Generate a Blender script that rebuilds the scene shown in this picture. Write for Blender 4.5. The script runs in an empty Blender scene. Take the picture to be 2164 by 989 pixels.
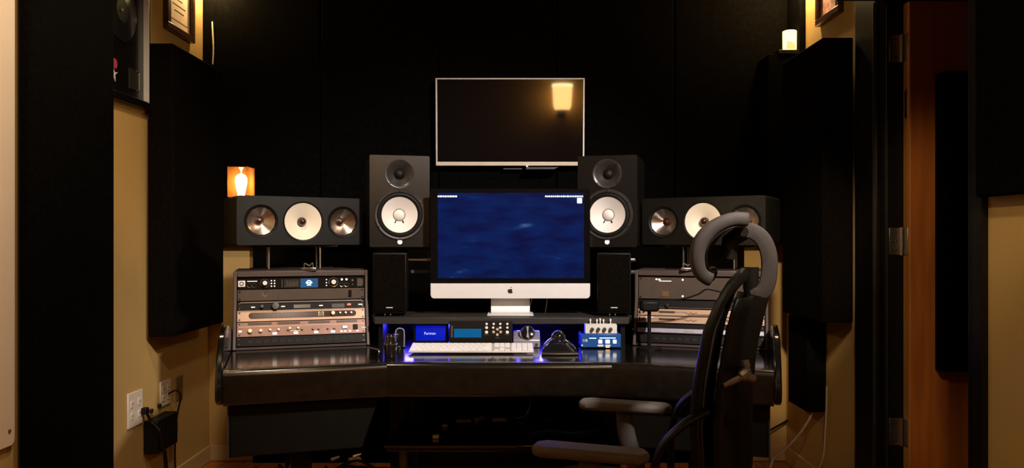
import bpy, bmesh, math, random
from mathutils import Matrix, Vector, Euler
random.seed(7)
S = bpy.context.scene
COL = S.collection
PI = math.pi
R = math.radians

# ------------------------------------------------------------------ camera
CZ, FPX, HX, HY = 1.17, 1600.0, 1082.0, 505.0        # eye height, focal length in px, vanishing point
cd = bpy.data.cameras.new('camera'); cam = bpy.data.objects.new('camera', cd); COL.objects.link(cam)
cam.location = (0, 0, CZ); cam.rotation_euler = (R(90), 0, 0)
cd.sensor_width = 36.0; cd.lens = 36.0 * FPX / 2164.0
cd.shift_y = (HY - 494.5) / 2164.0
cd.clip_start = .05; cd.clip_end = 50
S.camera = cam
S.view_settings.view_transform = 'Standard'; S.view_settings.look = 'None'
S.view_settings.gamma = 1.0; S.view_settings.exposure = 0.0
S.view_settings.use_curve_mapping = False
# ------------------------------------------------------------------ world
w = bpy.data.worlds.new('world'); S.world = w; w.use_nodes = True
w.node_tree.nodes['Background'].inputs[0].default_value = (.01, .008, .006, 1)
w.node_tree.nodes['Background'].inputs[1].default_value = 0.15

# ------------------------------------------------------------------ room lights (ceiling track heads, see fixtures below)
def spot(name, loc, target, power, color, size, blend=.7, radius=.075):
    d = bpy.data.lights.new(name, 'SPOT'); d.energy = power; d.color = color
    d.spot_size = R(size); d.spot_blend = blend; d.shadow_soft_size = radius
    o = bpy.data.objects.new(name, d); COL.objects.link(o); o.location = loc
    o.rotation_euler = (Vector(target) - Vector(loc)).to_track_quat('-Z', 'Y').to_euler()
    return o
TRACK = [  # location, aim, power, colour, cone
    ((1.08, 0.75, 2.62), (-0.05, 3.1, 1.0), 405, (1, .885, .80), 52),
    ((-0.75, 2.15, 2.62), (-1.6, 2.95, .55), 58, (1, .78, .52), 95),
    ((0.35, 0.2, 2.62), (1.68, 2.9, .95), 100, (1, .74, .46), 24),
    ((-0.2, 0.9, 2.62), (-1.6, 2.2, 1.3), 68, (1, .76, .56), 60),
    ((0.30, 0.60, 2.62), (1.40, 4.0, .72), 300, (1, .76, .50), 15),  # added unseen beam, brightens the right front corner
    ((-0.5, 0.7, 2.62), (1.28, 1.93, .75), 68, (1, .74, .42), 26),  # added unseen beam, only to lift the near right wall
]
for i, (l, t, p, c, s) in enumerate(TRACK):
    spot('track_light_beam', l, t, p, c, s)

# ------------------------------------------------------------------ materials
MATS = {}
def mat(name, col, rough=.5, metal=0.0, var=.12, scale=18.0, bump=0.0, bscale=250.0, emit=None, es=0.0, coat=0.0,
        spec=.5, stretch=(1, 1, 1), aniso=0.0):
    m = bpy.data.materials.new(name); m.use_nodes = True
    nt = m.node_tree; b = nt.nodes['Principled BSDF']
    tc = nt.nodes.new('ShaderNodeTexCoord'); mp = nt.nodes.new('ShaderNodeMapping')
    mp.inputs['Scale'].default_value = stretch
    nt.links.new(tc.outputs['Object'], mp.inputs['Vector'])
    nz = nt.nodes.new('ShaderNodeTexNoise'); nz.inputs['Scale'].default_value = scale; nz.inputs['Detail'].default_value = 5
    nt.links.new(mp.outputs[0], nz.inputs['Vector'])
    cr = nt.nodes.new('ShaderNodeValToRGB')
    cr.color_ramp.elements[0].position = .3; cr.color_ramp.elements[1].position = .7
    cr.color_ramp.elements[0].color = (*[max(0, c * (1 - var)) for c in col], 1)
    cr.color_ramp.elements[1].color = (*[min(1, c * (1 + var)) for c in col], 1)
    nt.links.new(nz.outputs['Fac'], cr.inputs[0]); nt.links.new(cr.outputs[0], b.inputs['Base Color'])
    b.inputs['Roughness'].default_value = rough; b.inputs['Metallic'].default_value = metal
    b.inputs['Specular IOR Level'].default_value = spec
    b.inputs['Coat Weight'].default_value = coat
    if aniso: b.inputs['Anisotropic'].default_value = aniso
    if emit:
        b.inputs['Emission Color'].default_value = (*emit, 1); b.inputs['Emission Strength'].default_value = es
    if bump:
        n2 = nt.nodes.new('ShaderNodeTexNoise'); n2.inputs['Scale'].default_value = bscale; n2.inputs['Detail'].default_value = 3
        nt.links.new(mp.outputs[0], n2.inputs['Vector'])
        bp = nt.nodes.new('ShaderNodeBump'); bp.inputs['Strength'].default_value = bump; bp.inputs['Distance'].default_value = .004
        nt.links.new(n2.outputs['Fac'], bp.inputs['Height']); nt.links.new(bp.outputs[0], b.inputs['Normal'])
    MATS[name] = m
    return m
mat('wall_paint', (.50, .33, .115), .75, var=.05, scale=3, bump=.15, bscale=90)
mat('ceiling_paint', (.05, .045, .04), .9, bump=.1)
mat('wood_floor', (.42, .14, .025), .38, var=.35, scale=6, stretch=(9, 1, 9), bump=.05)
mat('subfloor', (.05, .02, .01), .9)
mat('base_trim', (.52, .38, .2), .5, var=.05)
mat('black_fabric', (.0030, .0028, .0024), .95, var=.3, scale=60, bump=.4, bscale=900, spec=.02)
mat('trap_fabric', (.0045, .0034, .0024), .95, var=.3, scale=60, bump=.4, bscale=900, spec=.03)
mat('black_trim', (.006, .005, .0035), .42, var=.2, spec=.25)
mat('door_wood', (.42, .125, .016), .5, var=.22, scale=4, stretch=(7, 7, .6), bump=.03)
mat('door_edge_wood', (.62, .27, .06), .5, var=.15, scale=4, stretch=(7, 7, .6))
mat('steel', (.55, .52, .47), .32, 1, var=.08)
mat('dark_steel', (.10, .09, .07), .4, .8)
mat('silver', (.80, .78, .76), .22, 1, var=.04)
mat('tv_silver', (.72, .70, .69), .42, .25, var=.04)
mat('aluminium', (.90, .88, .87), .5, .2, var=.02)
mat('white_board', (.80, .66, .52), .5, var=.03, scale=3)
mat('plate_white', (.75, .66, .56), .4, var=.03)
mat('plate_brown', (.16, .09, .03), .5)
mat('frame_black', (.005, .004, .003), .25, spec=.3)
mat('frame_brown', (.05, .014, .008), .35, coat=.3)
mat('paper', (.82, .66, .48), .8, var=.04)
mat('paper_pink', (.62, .30, .24), .8, var=.5, scale=40)
mat('ink', (.12, .05, .03), .8)
mat('record', (.012, .012, .012), .22, var=.2, scale=4)
mat('plaque', (.05, .045, .035), .3, .6)
mat('pink', (.45, .05, .12), .5); mat('pale', (.6, .55, .5), .5)
mat('desk_gloss', (.006, .005, .004), .14, var=.2, coat=.0, spec=.6)
mat('desk_leather', (.008, .0058, .0036), .19, var=.25, scale=30, bump=.02, bscale=400, spec=.8)
mat('desk_body', (.003, .0026, .0014), .5, var=.2, spec=.2)
mat('shelf_grey', (.036, .032, .030), .45, spec=.3)
mat('rack_frame', (.075, .05, .044), .48, var=.1, bump=.05)
mat('rack_black', (.008, .0055, .004), .45, spec=.12)
mat('rack_grey', (.10, .074, .056), .42, .2, var=.08)
mat('rack_window', (.04, .035, .03), .25)
mat('champagne', (.44, .285, .185), .42, .25, var=.06)
mat('rose_panel', (.23, .125, .095), .4, .3, var=.12)
mat('slot_dark', (.03, .012, .006), .4)
mat('knob_black', (.015, .012, .01), .3)
mat('knob_white', (.85, .82, .76), .35, var=.03)
mat('knob_brass', (.72, .50, .30), .3, .6)
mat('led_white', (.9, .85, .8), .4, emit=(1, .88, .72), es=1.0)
mat('led_red', (.6, .1, .05), .4, emit=(1, .12, .05), es=1.3)
mat('led_amber', (.9, .6, .1), .4, emit=(1, .55, .08), es=2.0)
mat('lcd_small', (.02, .08, .2), .2, emit=(.03, .1, .22), es=.35)
mat('lcd_logo', (.6, .8, 1), .3, emit=(.35, .65, 1), es=1.2)
mat('lcd_blue', (.0, .05, .12), .15, emit=(.0, .085, .25), es=.75)
mat('speaker_grey', (.0070, .0058, .0052), .28, var=.15, scale=40, bump=.01, spec=.52)
mat('rim_lit_grey', (.034, .029, .026), .33, var=.15, scale=40, spec=.6)  # lighter than the cabinet, carries the ring highlight and lit waveguide
mat('speaker_black', (.006, .0052, .0035), .45, var=.2, spec=.25)
mat('rubber', (.004, .003, .002), .55, spec=.25)
mat('cone_white', (.86, .80, .75), .55, var=.02)
mat('cone_cream', (.80, .71, .56), .5, var=.03)
mat('cone_metal', (.78, .66, .56), .27, 1, var=.04)
mat('plug_brown', (.03, .008, .004), .18, coat=.5)
mat('glass_black', (.004, .004, .005), .035, var=0)
mat('apple_black', (.02, .018, .016), .4)
mat('chair_black', (.006, .0052, .003), .42, var=.2, spec=.3)
mat('chair_mesh', (.0035, .003, .002), .8, var=.3, scale=200, bump=.4, bscale=700, spec=.1)
mat('chair_grey', (.055, .047, .044), .5, var=.12)
mat('chair_pad', (.062, .053, .050), .7, var=.1, bump=.15, bscale=600)
mat('chair_metal', (.30, .27, .24), .4, .6)
mat('armrest', (.11, .095, .085), .6, var=.1)
mat('key_white', (.93, .90, .88), .45, var=.01)
mat('keyboard_metal', (.66, .62, .60), .45, .2)
mat('gloss_black', (.010, .009, .009), .10, coat=.8)
mat('blue_box', (.012, .085, .33), .35, var=.08)
mat('white_box', (.80, .77, .74), .35, var=.02)
mat('lilac_metal', (.42, .40, .48), .35, .4)
mat('cable_black', (.005, .004, .0035), .5, spec=.25)
mat('cable_white', (.55, .48, .40), .5)
mat('blue_led', (.05, .1, 1), .4, emit=(.03, .02, 1.0), es=9.0)
mat('blue_panel', (.0, .01, .2), .25, emit=(.0, .004, .42), es=.85)
mat('blue_text', (.5, .6, 1), .3, emit=(.35, .45, 1), es=1.0)
mat('bulb_glow', (1, .9, .7), .3, emit=(1, .70, .34), es=26)
mat('candle_glow', (1, .8, .5), .4, emit=(1, .62, .22), es=3.4)
mat('candle_dim', (.7, .4, .2), .5, emit=(1, .50, .20), es=1.1)
mat('shade_glow', (.25, .15, .07), .4, emit=(1, .55, .18), es=34)
mat('shade_top', (.25, .18, .1), .4, emit=(1, .74, .36), es=34)
mat('sconce_glow', (1, .8, .5), .4, emit=(1, .62, .26), es=14)
mat('screen_text', (.8, .9, 1), .3, emit=(.75, .85, 1), es=1.0)

def glass_mat(name, tint, k):
    m = bpy.data.materials.new(name); m.use_nodes = True; nt = m.node_tree; nt.nodes.clear()
    o = nt.nodes.new('ShaderNodeOutputMaterial'); mx = nt.nodes.new('ShaderNodeMixShader'); mx.inputs[0].default_value = k
    t = nt.nodes.new('ShaderNodeBsdfTransparent'); tr = nt.nodes.new('ShaderNodeBsdfTranslucent'); tr.inputs[0].default_value = (*tint, 1)
    nz = nt.nodes.new('ShaderNodeTexNoise'); nz.inputs['Scale'].default_value = 30
    cr = nt.nodes.new('ShaderNodeMapRange'); cr.inputs[3].default_value = k * .8; cr.inputs[4].default_value = k * 1.2
    nt.links.new(nz.outputs[0], cr.inputs[0]); nt.links.new(cr.outputs[0], mx.inputs[0])
    nt.links.new(t.outputs[0], mx.inputs[1]); nt.links.new(tr.outputs[0], mx.inputs[2]); nt.links.new(mx.outputs[0], o.inputs[0])
    MATS[name] = m
glass_mat('amber_glass', (.85, .30, .07), .17)

def screen_mat():                                   # desktop picture: deep blue sky with thin cloud streaks
    m = bpy.data.materials.new('desktop_picture'); m.use_nodes = True; nt = m.node_tree; b = nt.nodes['Principled BSDF']
    b.inputs['Base Color'].default_value = (.004, .004, .006, 1); b.inputs['Roughness'].default_value = .06; b.inputs['Specular IOR Level'].default_value = .2
    tc = nt.nodes.new('ShaderNodeTexCoord'); mp = nt.nodes.new('ShaderNodeMapping'); mp.inputs['Scale'].default_value = (7, 7, 24)
    nt.links.new(tc.outputs['Object'], mp.inputs[0])
    nz = nt.nodes.new('ShaderNodeTexNoise'); nz.inputs['Scale'].default_value = 1.0; nz.inputs['Detail'].default_value = 4
    nt.links.new(mp.outputs[0], nz.inputs['Vector'])
    cr = nt.nodes.new('ShaderNodeValToRGB'); e = cr.color_ramp.elements
    e[0].position = .35; e[0].color = (.0, .003, .045, 1); e[1].position = .62; e[1].color = (.0, .012, .09, 1)
    e2 = e.new(.68); e2.color = (.006, .03, .13, 1); e3 = e.new(.76); e3.color = (.06, .11, .24, 1)
    nt.links.new(nz.outputs['Fac'], cr.inputs[0]); nt.links.new(cr.outputs[0], b.inputs['Emission Color'])
    b.inputs['Emission Strength'].default_value = 1.0
    MATS['desktop_picture'] = m
screen_mat()

# ------------------------------------------------------------------ mesh helpers
class MB:
    def __init__(s, M=None): s.v = []; s.f = []; s.M = M or Matrix()
    def add(s, vs, fs):
        o = len(s.v); s.v += [s.M @ Vector(p) for p in vs]; s.f += [[i + o for i in f] for f in fs]; return s
    def box(s, x0, x1, y0, y1, z0, z1):
        return s.add([(x0,y0,z0),(x1,y0,z0),(x1,y1,z0),(x0,y1,z0),(x0,y0,z1),(x1,y0,z1),(x1,y1,z1),(x0,y1,z1)],
                     [(0,3,2,1),(4,5,6,7),(0,1,5,4),(1,2,6,5),(2,3,7,6),(3,0,4,7)])
    def prism(s, poly, axis, a, b):
        n = len(poly)
        def P(p, t): return {'x': (t, p[0], p[1]), 'y': (p[0], t, p[1]), 'z': (p[0], p[1], t)}[axis]
        return s.add([P(p, a) for p in poly] + [P(p, b) for p in poly],
                     [list(range(n)), list(range(n, 2*n))] + [(i, (i+1) % n, n+(i+1) % n, n+i) for i in range(n)])
    def lathe(s, prof, n=32, o=(0, 0, 0), ax='z'):
        o = Vector(o); rings = []; vs = []; fs = []
        def P(r, h, t):
            c, q = r*math.cos(t), r*math.sin(t)
            return o + Vector({'z': (c, q, h), 'y': (c, h, q), 'x': (h, c, q)}[ax])
        for r, h in prof:
            if r < 1e-7: rings.append([len(vs)]); vs.append(P(0, h, 0))
            else: rings.append(list(range(len(vs), len(vs)+n))); vs += [P(r, h, 2*PI*k/n) for k in range(n)]
        for A, B in zip(rings, rings[1:]):
            for k in range(n):
                a, b, c, d = A[k % len(A)], A[(k+1) % len(A)], B[(k+1) % len(B)], B[k % len(B)]
                f = [a]
                for q in (b, c, d):
                    if q not in f: f.append(q)
                if len(f) > 2: fs.append(f)
        return s.add(vs, fs)
    def sweep(s, pts, rx, ry=None, n=10, up=(0, 0, 1), cap=True, square=False):
        pts = [Vector(p) for p in pts]; N = len(pts); up = Vector(up)
        rx = rx if isinstance(rx, (list, tuple)) else [rx]*N
        ry = rx if ry is None else (ry if isinstance(ry, (list, tuple)) else [ry]*N)
        vs = []; fs = []
        for i, p in enumerate(pts):
            t = (pts[min(i+1, N-1)] - pts[max(i-1, 0)]).normalized()
            a = up.cross(t)
            if a.length < 1e-4: a = Vector((1, 0, 0)).cross(t)
            a.normalize(); b = t.cross(a)
            for k in range(n):
                th = 2*PI*(k+.5)/n; c, q = math.cos(th), math.sin(th)
                if square: e = .45; c = math.copysign(abs(c)**e, c); q = math.copysign(abs(q)**e, q)
                vs.append(p + a*(rx[i]*c) + b*(ry[i]*q))
        for i in range(N-1):
            for k in range(n): fs.append((i*n+k, i*n+(k+1) % n, (i+1)*n+(k+1) % n, (i+1)*n+k))
        if cap: fs += [list(range(n)), list(range((N-1)*n, N*n))]
        return s.add(vs, fs)
    def cyl(s, p0, p1, r, r1=None, n=16):
        r1 = r if r1 is None else r1
        return s.sweep([p0, p1], [r, r1], n=n)
    def sheet(s, fn, nu, nv):
        vs = [fn(i/nu, j/nv) for i in range(nu+1) for j in range(nv+1)]
        return s.add(vs, [(i*(nv+1)+j, (i+1)*(nv+1)+j, (i+1)*(nv+1)+j+1, i*(nv+1)+j+1) for i in range(nu) for j in range(nv)])
    def plate(s, outer, holes, y):                   # flat front in the xz plane with round holes
        bm = bmesh.new(); edges = []
        loops = [outer] + [[(cx + r*math.cos(2*PI*k/40), cz + r*math.sin(2*PI*k/40)) for k in range(40)] for cx, cz, r in holes]
        for lp in loops:
            vv = [bm.verts.new((a, y, b)) for a, b in lp]
            edges += [bm.edges.new((vv[k], vv[(k+1) % len(vv)])) for k in range(len(vv))]
        bmesh.ops.triangle_fill(bm, edges=edges, use_beauty=True)
        bm.verts.index_update()
        s.add([v.co.copy() for v in bm.verts], [[v.index for v in f.verts] for f in bm.faces]); bm.free()
        return s
    def build(s, name, m, parent=None, bev=0, solid=0, sub=0, seg=2, angle=35):
        me = bpy.data.meshes.new(name); me.from_pydata(s.v, [], s.f); me.update()
        bm = bmesh.new(); bm.from_mesh(me); bmesh.ops.recalc_face_normals(bm, faces=bm.faces); bm.to_mesh(me); bm.free()
        me.polygons.foreach_set('use_smooth', [True]*len(me.polygons)); me.set_sharp_from_angle(angle=R(angle))
        me.materials.append(MATS[m])
        o = bpy.data.objects.new(name, me); COL.objects.link(o)
        if parent: o.parent = parent
        if solid: q = o.modifiers.new('solid', 'SOLIDIFY'); q.thickness = solid; q.offset = 0
        if bev: q = o.modifiers.new('bevel', 'BEVEL'); q.width = bev; q.segments = seg; q.limit_method = 'ANGLE'; q.angle_limit = R(40)
        if sub: q = o.modifiers.new('sub', 'SUBSURF'); q.levels = sub; q.render_levels = sub
        return o
def box(name, m, x0, x1, y0, y1, z0, z1, parent=None, bev=0, seg=2): return MB().box(x0, x1, y0, y1, z0, z1).build(name, m, parent, bev, seg=seg)
def tag(o, label, cat, group=None):
    o['label'] = label; o['category'] = cat
    if group: o['group'] = group
    return o
def thing(name, label, cat, loc=(0, 0, 0), rot=(0, 0, 0), group=None):
    o = bpy.data.objects.new(name, None); COL.objects.link(o); o.empty_display_size = .05
    o.location = loc; o.rotation_euler = rot
    return tag(o, label, cat, group)
def struct(o): o['kind'] = 'structure'; return o
def copy_part(src, parent, loc):
    c = src.copy(); COL.objects.link(c); c.parent = parent; c.location = loc; return c
def at(px, py, Y): return Vector(((px - HX)*Y/FPX, Y, CZ - (py - HY)*Y/FPX))
def text(name, s, size, m, parent, loc, rot=(R(90), 0, 0), depth=.0006, align='CENTER'):
    c = bpy.data.curves.new(name, 'FONT'); c.body = s; c.size = size; c.extrude = depth; c.align_x = align; c.align_y = 'CENTER'
    o = bpy.data.objects.new(name, c); COL.objects.link(o)
    bpy.context.view_layer.update()
    me = bpy.data.meshes.new_from_object(o.evaluated_get(bpy.context.evaluated_depsgraph_get()))
    bpy.data.objects.remove(o); me.materials.clear(); me.materials.append(MATS[m])
    t = bpy.data.objects.new(name, me); COL.objects.link(t); t.parent = parent; t.location = loc; t.rotation_euler = rot
    return t
def curve_pts(ctrl, n=40):                           # Catmull-Rom through control points
    P = [Vector(p) for p in ctrl]; P = [P[0]] + P + [P[-1]]; out = []
    seg = len(P) - 3
    for k in range(n + 1):
        t = k/n*seg; i = min(int(t), seg - 1); u = t - i
        a, b, c, d = P[i:i+4]
        out.append(.5*((2*b) + (c-a)*u + (2*a-5*b+4*c-d)*u*u + (3*b-a-3*c+d)*u**3))
    return out
def cable(name, ctrl, r, m, label, n=40, group=None):
    return tag(MB().sweep(curve_pts(ctrl, n), r, n=8).build(name, m), label, 'cable', group)

# ================================================================== THE ROOM
WL, WR, WF, CEIL, WB = -1.60, 1.45, 4.0, 2.75, -1.45
fl = struct(box('floor', 'subfloor', WL-.1, 1.6, WB-.1, WF+.1, -.1, -.015))
pk = MB().box(-.0485, .0485, 0, 1.796, -.014, 0)
proto = None
for i in range(31):
    off = (i*.67) % 1.8
    y = WB - off
    while y < WF:
        x = WL + .05 + i*.0985
        if y >= WB - .9 and y + 1.0 < WF + 1.2:
            if proto is None: proto = pk.build('plank', 'wood_floor', fl, bev=.0015, seg=1); proto.location = (x, y, 0)
            else: copy_part(proto, fl, (x, y, 0))
        y += 1.8
struct(box('floor_hall', 'wood_floor', 1.6, 2.8, .9, 3.6, -.1, 0))
struct(box('ceiling', 'ceiling_paint', WL-.1, 2.8, WB-.1, WF+.1, CEIL, CEIL+.1))
struct(box('wall_left', 'wall_paint', WL-.1, WL, WB-.1, WF+.1, 0, CEIL))
struct(box('wall_front', 'wall_paint', WL, 1.6, WF, WF+.1, 0, CEIL))
struct(box('wall_right', 'wall_paint', WR, WR+.1, 2.944, WF, 0, CEIL))
struct(box('wall_near_right', 'wall_paint', 1.28, 1.38, WB, 2.08, 0, CEIL))
struct(box('wall_over_door', 'wall_paint', 1.28, 1.55, 2.08, 2.944, 2.12, CEIL))
struct(box('wall_back', 'wall_paint', WL, 1.6, WB-.1, WB, 0, CEIL))
struct(box('wall_hall_side', 'wall_paint', 2.7, 2.8, .9, 3.6, 0, CEIL))
struct(box('wall_hall_far', 'wall_paint', 1.55, 2.7, 3.5, 3.6, 0, CEIL))
struct(box('wall_hall_near', 'wall_paint', 1.38, 2.7, .9, 1.0, 0, CEIL))
struct(box('baseboard_left', 'base_trim', WL, WL+.014, 3.02, WF-.014, 0, .083, bev=.004))
struct(box('baseboard_front', 'base_trim', WL, -1.356, WF-.014, WF, 0, .083, bev=.004))
struct(box('baseboard_front_right', 'base_trim', 1.216, WR, WF-.014, WF, 0, .083, bev=.004))
struct(box('baseboard_right', 'base_trim', WR-.014, WR, 3.17, WF-.014, 0, .083, bev=.004))
# black fabric wall covering across the upper front wall: six stretched panels
cov = struct(box('trim_1', 'black_fabric', WL, WR, 3.96, WF, 1.15, CEIL))
pw = (WR - WL)/5
for i in range(5):
    box('panel', 'black_fabric', WL + i*pw + .003, WL + (i+1)*pw - .003, 3.91, 3.961, 1.146, CEIL - .002, cov, bev=.006)
low = struct(box('trim_2', 'black_fabric', -1.355, 1.215, 3.955, WF, .0, 1.149, bev=.006))
ret = struct(box('trim_3', 'black_fabric', WR-.03, WR, 3.735, 3.909, 1.15, CEIL-.002, bev=.004))

# door opening, casing and open door
dj = struct(MB().box(WR-.018, WR, 2.985, 3.165, 0, 2.20).build('trim_4', 'black_trim', bev=.006))      # far casing
box('casing_bead', 'dark_steel', WR-.026, WR-.016, 2.985, 2.995, 0, 2.10, dj)
box('stop_strip', 'steel', WR+.002, WR+.006, 2.935, 2.9435, 0, 2.08, dj)
struct(box('trim_5', 'black_trim', WR-.002, WR+.10, 2.943, 2.985, 0, 2.12))                             # far jamb
struct(box('trim_6', 'black_trim', 1.262, 1.28, 2.035, 2.082, 0, 2.2))                                  # near casing
struct(box('trim_7', 'black_trim', 1.262, 1.39, 2.08, 2.095, 0, 2.12))                                  # near jamb
struct(box('trim_8', 'black_trim', 1.262, 1.56, 2.095, 2.943, 2.095, 2.122))                            # head jamb
door = struct(thing('door_1', 'x', 'x', (1.522, 2.94, 0)))
for k in ('label', 'category'): del door[k]
box('door_slab', 'door_wood', .001, .86, -.045, 0, .01, 2.08, door, bev=.002)
box('door_edge', 'door_edge_wood', -.002, .001, -.045, 0, .01, 2.08, door)
for zc in (1.17 + 405*2.92/FPX, 1.17 - 5*2.92/FPX, 1.17 - 410*2.92/FPX):
    h = box('hinge', 'steel', -.005, -.002, -.036, -.002, zc-.052, zc+.052, door, bev=.001)
    MB().cyl((-.012, .004-.008, zc-.054), (-.012, .004-.008, zc+.054), .006).build('hinge_knuckle', 'steel', h)
    box('hinge_leaf', 'steel', -.058, -.016, -.002, .003, zc-.052, zc+.052, h, bev=.001)
    for dz in (-.034, 0, .034):
        for xx in (-.048, -.032):
            MB().cyl((xx, -.004, zc+dz), (xx, -.001, zc+dz), .004, n=10).build('screw', 'dark_steel', h)
zc = 1.17 + 285*2.92/FPX
lp = box('latch_plate', 'steel', -.0045, -.002, -.034, -.012, zc-.055, zc+.055, door, bev=.001)
for dz in (-.032, .032): box('latch_slot', 'slot_dark', -.0055, -.004, -.030, -.016, zc+dz-.018, zc+dz+.018, lp, bev=.002)
MB().lathe([(.0, .87), (.027, .87), (.027, .88), (.012, .885), (.012, .92), (.026, .93), (.026, .96), (0, .965)], 20, (.80, 0, 1.0), 'y')
tag(MB().box(1.614, 2.214, 2.835, 2.894, .67, 1.80).build('acoustic_panel', 'black_fabric', bev=.008),
    'black fabric acoustic panel fixed to the open wooden door', 'acoustic panel', 'acoustic panels')
tag(MB().box(1.24, 1.258, 1.42, 2.03, 1.28, 2.5).build('acoustic_panel', 'black_fabric', bev=.008),
    'black fabric panel high on the wall strip on the near side of the doorway', 'acoustic panel', 'acoustic panels')
tag(MB().box(WL+.022, WL+.062, 2.42, 2.93, .12, 2.5).build('acoustic_panel', 'black_fabric', bev=.008),
    'tall black fabric panel between the white board and the framed record', 'acoustic panel', 'acoustic panels')
tag(MB().box(WL+.022, WL+.130, 3.285, 3.86, .745, 2.02).build('bass_trap', 'trap_fabric', bev=.006),
    'thick black bass trap on the wall under the framed certificate with paper text', 'bass trap', 'bass traps')
tag(MB().box(1.298, WR-.022, 3.166, 3.635, .82, 2.013).build('bass_trap', 'trap_fabric', bev=.006),
    'thick black bass trap on the wall beside the door frame', 'bass trap', 'bass traps')
tag(MB().box(1.36, WR, 3.49, 3.73, .37, .80).build('bass_trap', 'trap_fabric', bev=.006),
    'short black absorber low on the wall above the loose white cable', 'bass trap', 'bass traps')

# white board at the near end of the left wall
wb = thing('wall_board', 'off-white board with rounded corner and a screw beside the tall black panel', 'board', (WL, 0, 0))
out = [(1.2, .515), (2.395, .515)] + [(2.395 + .02*math.sin(t*PI/8), .535 - .02*math.cos(t*PI/8)) for t in range(1, 5)] + [(2.415, 2.45), (1.2, 2.45)]
MB().prism(out, 'x', .0, .016).build('board', 'white_board', wb, bev=.003)
for yy, zz in ((2.385, .565), (2.385, 2.40)): MB().cyl((.016, yy, zz), (.019, yy, zz), .006, n=12).build('screw', 'plate_brown', wb)

# framed record
fr = thing('framed_record', 'black framed record disc with silver inner edge and a small plaque', 'frame', (WL, 0, 0))
y0, y1, z0, z1 = 2.935, 3.280, 1.727, 2.42
f = MB()
for a in ((y0, y1, z0, z0+.032), (y0, y1, z1-.032, z1), (y0, y0+.014, z0+.032, z1-.032), (y1-.014, y1, z0+.032, z1-.032)): f.box(0, .034, *a)
f.build('frame', 'frame_black', fr, bev=.003)
f = MB()
a, b, c, d = y0+.014, y1-.014, z0+.032, z1-.032
f.box(.012, .0345, b-.003, b+.003, c-.004, d); f.build('silver_fillet', 'tv_silver', fr)
f = MB().box(.012, .022, a, b, c, c+.003); f.build('silver_fillet', 'plaque', fr)
box('backing', 'frame_black', .002, .012, a, b, c, d, fr)
rc = MB().lathe([(0, .018), (.121, .018), (.124, .016), (.124, .012)], 48, (0, 3.075, 2.10), 'x').build('record_disc', 'record', fr)
MB().lathe([(.1225, .0185), (.1260, .0185), (.1260, .0135)], 48, (0, 3.075, 2.10), 'x').build('disc_rim', 'silver', rc)
MB().lathe([(0, .0195), (.046, .0195), (.048, .018)], 32, (0, 3.075, 2.10), 'x').build('disc_label', 'plaque', rc)
MB().lathe([(0, .022), (.006, .0215), (.008, .019)], 16, (0, 3.075, 2.10), 'x').build('spindle', 'silver', rc)
p = box('plaque', 'plaque', .012, .016, 3.14, 3.22, 1.795, 1.88, fr)
MB().box(.016, .0175, 3.216, 3.22, 1.795, 1.88).box(.016, .0175, 3.200, 3.22, 1.795, 1.799).box(.016, .0175, 3.200, 3.22, 1.876, 1.88).build('plaque_edge', 'silver', p)
MB().lathe([(0, .0165), (.020, .016), (.022, .012)], 14, (0, 3.02, 1.87), 'x').build('emblem', 'pink', fr)
MB().prism([(2.995, 1.85), (3.01, 1.852), (3.022, 1.836), (3.045, 1.84), (3.024, 1.826), (3.028, 1.80), (3.016, 1.815), (3.006, 1.80)], 'x', .012, .0155).build('emblem_base', 'pale', fr)

def certificate(name, label, x, y0, y1, z0, z1, side, fm, pm, lines):
    t = thing(name, label, 'frame', (x, 0, 0)); q = side
    def bx(d0, d1, *a): return MB().box(min(q*d0, q*d1), max(q*d0, q*d1), *a)
    m = MB()
    for a in ((y0, y1, z0, z0+.03), (y0, y1, z1-.03, z1), (y0, y0+.03, z0+.03, z1-.03), (y1-.03, y1, z0+.03, z1-.03)):
        m.box(min(0, q*.026), max(0, q*.026), *a)
    m.build('frame', fm, t, bev=.003)
    pp = bx(.004, .010, y0+.03, y1-.03, z0+.03, z1-.03).build('paper', pm, t)
    e = .022; a, b, c, d = y0+.03+e, y1-.03-e, z0+.03+e+.012, z1-.03-e
    if lines:
        m = MB()
        for r_ in ((a, b, c, c+.0025), (a, b, d-.0025, d), (a, a+.002, c, d), (b-.002, b, c, d)):
            m.box(min(q*.01, q*.0108), max(q*.01, q*.0108), *r_)
        m.build('border_line', 'ink', pp)
        m = MB()
        for k in range(9):
            wd = (.05, .07, .035)[k % 3]; mid = (a+b)/2; zz = c + .045 + k*.028
            m.box(min(q*.01, q*.0106), max(q*.01, q*.0106), mid-wd, mid+wd, zz, zz+.004)
        m.build('text_line', 'plaque', pp)
    return t
certificate('framed_certificate', 'brown framed paper certificate with printed lines above the bass trap', WL, 3.47, 3.765, 2.14, 2.56, 1, 'frame_brown', 'paper', True)
certificate('framed_print', 'dark framed pink patterned print on the wall by the doorway', WR, 3.31, 3.56, 2.165, 2.52, -1, 'frame_brown', 'paper_pink', False)

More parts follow.
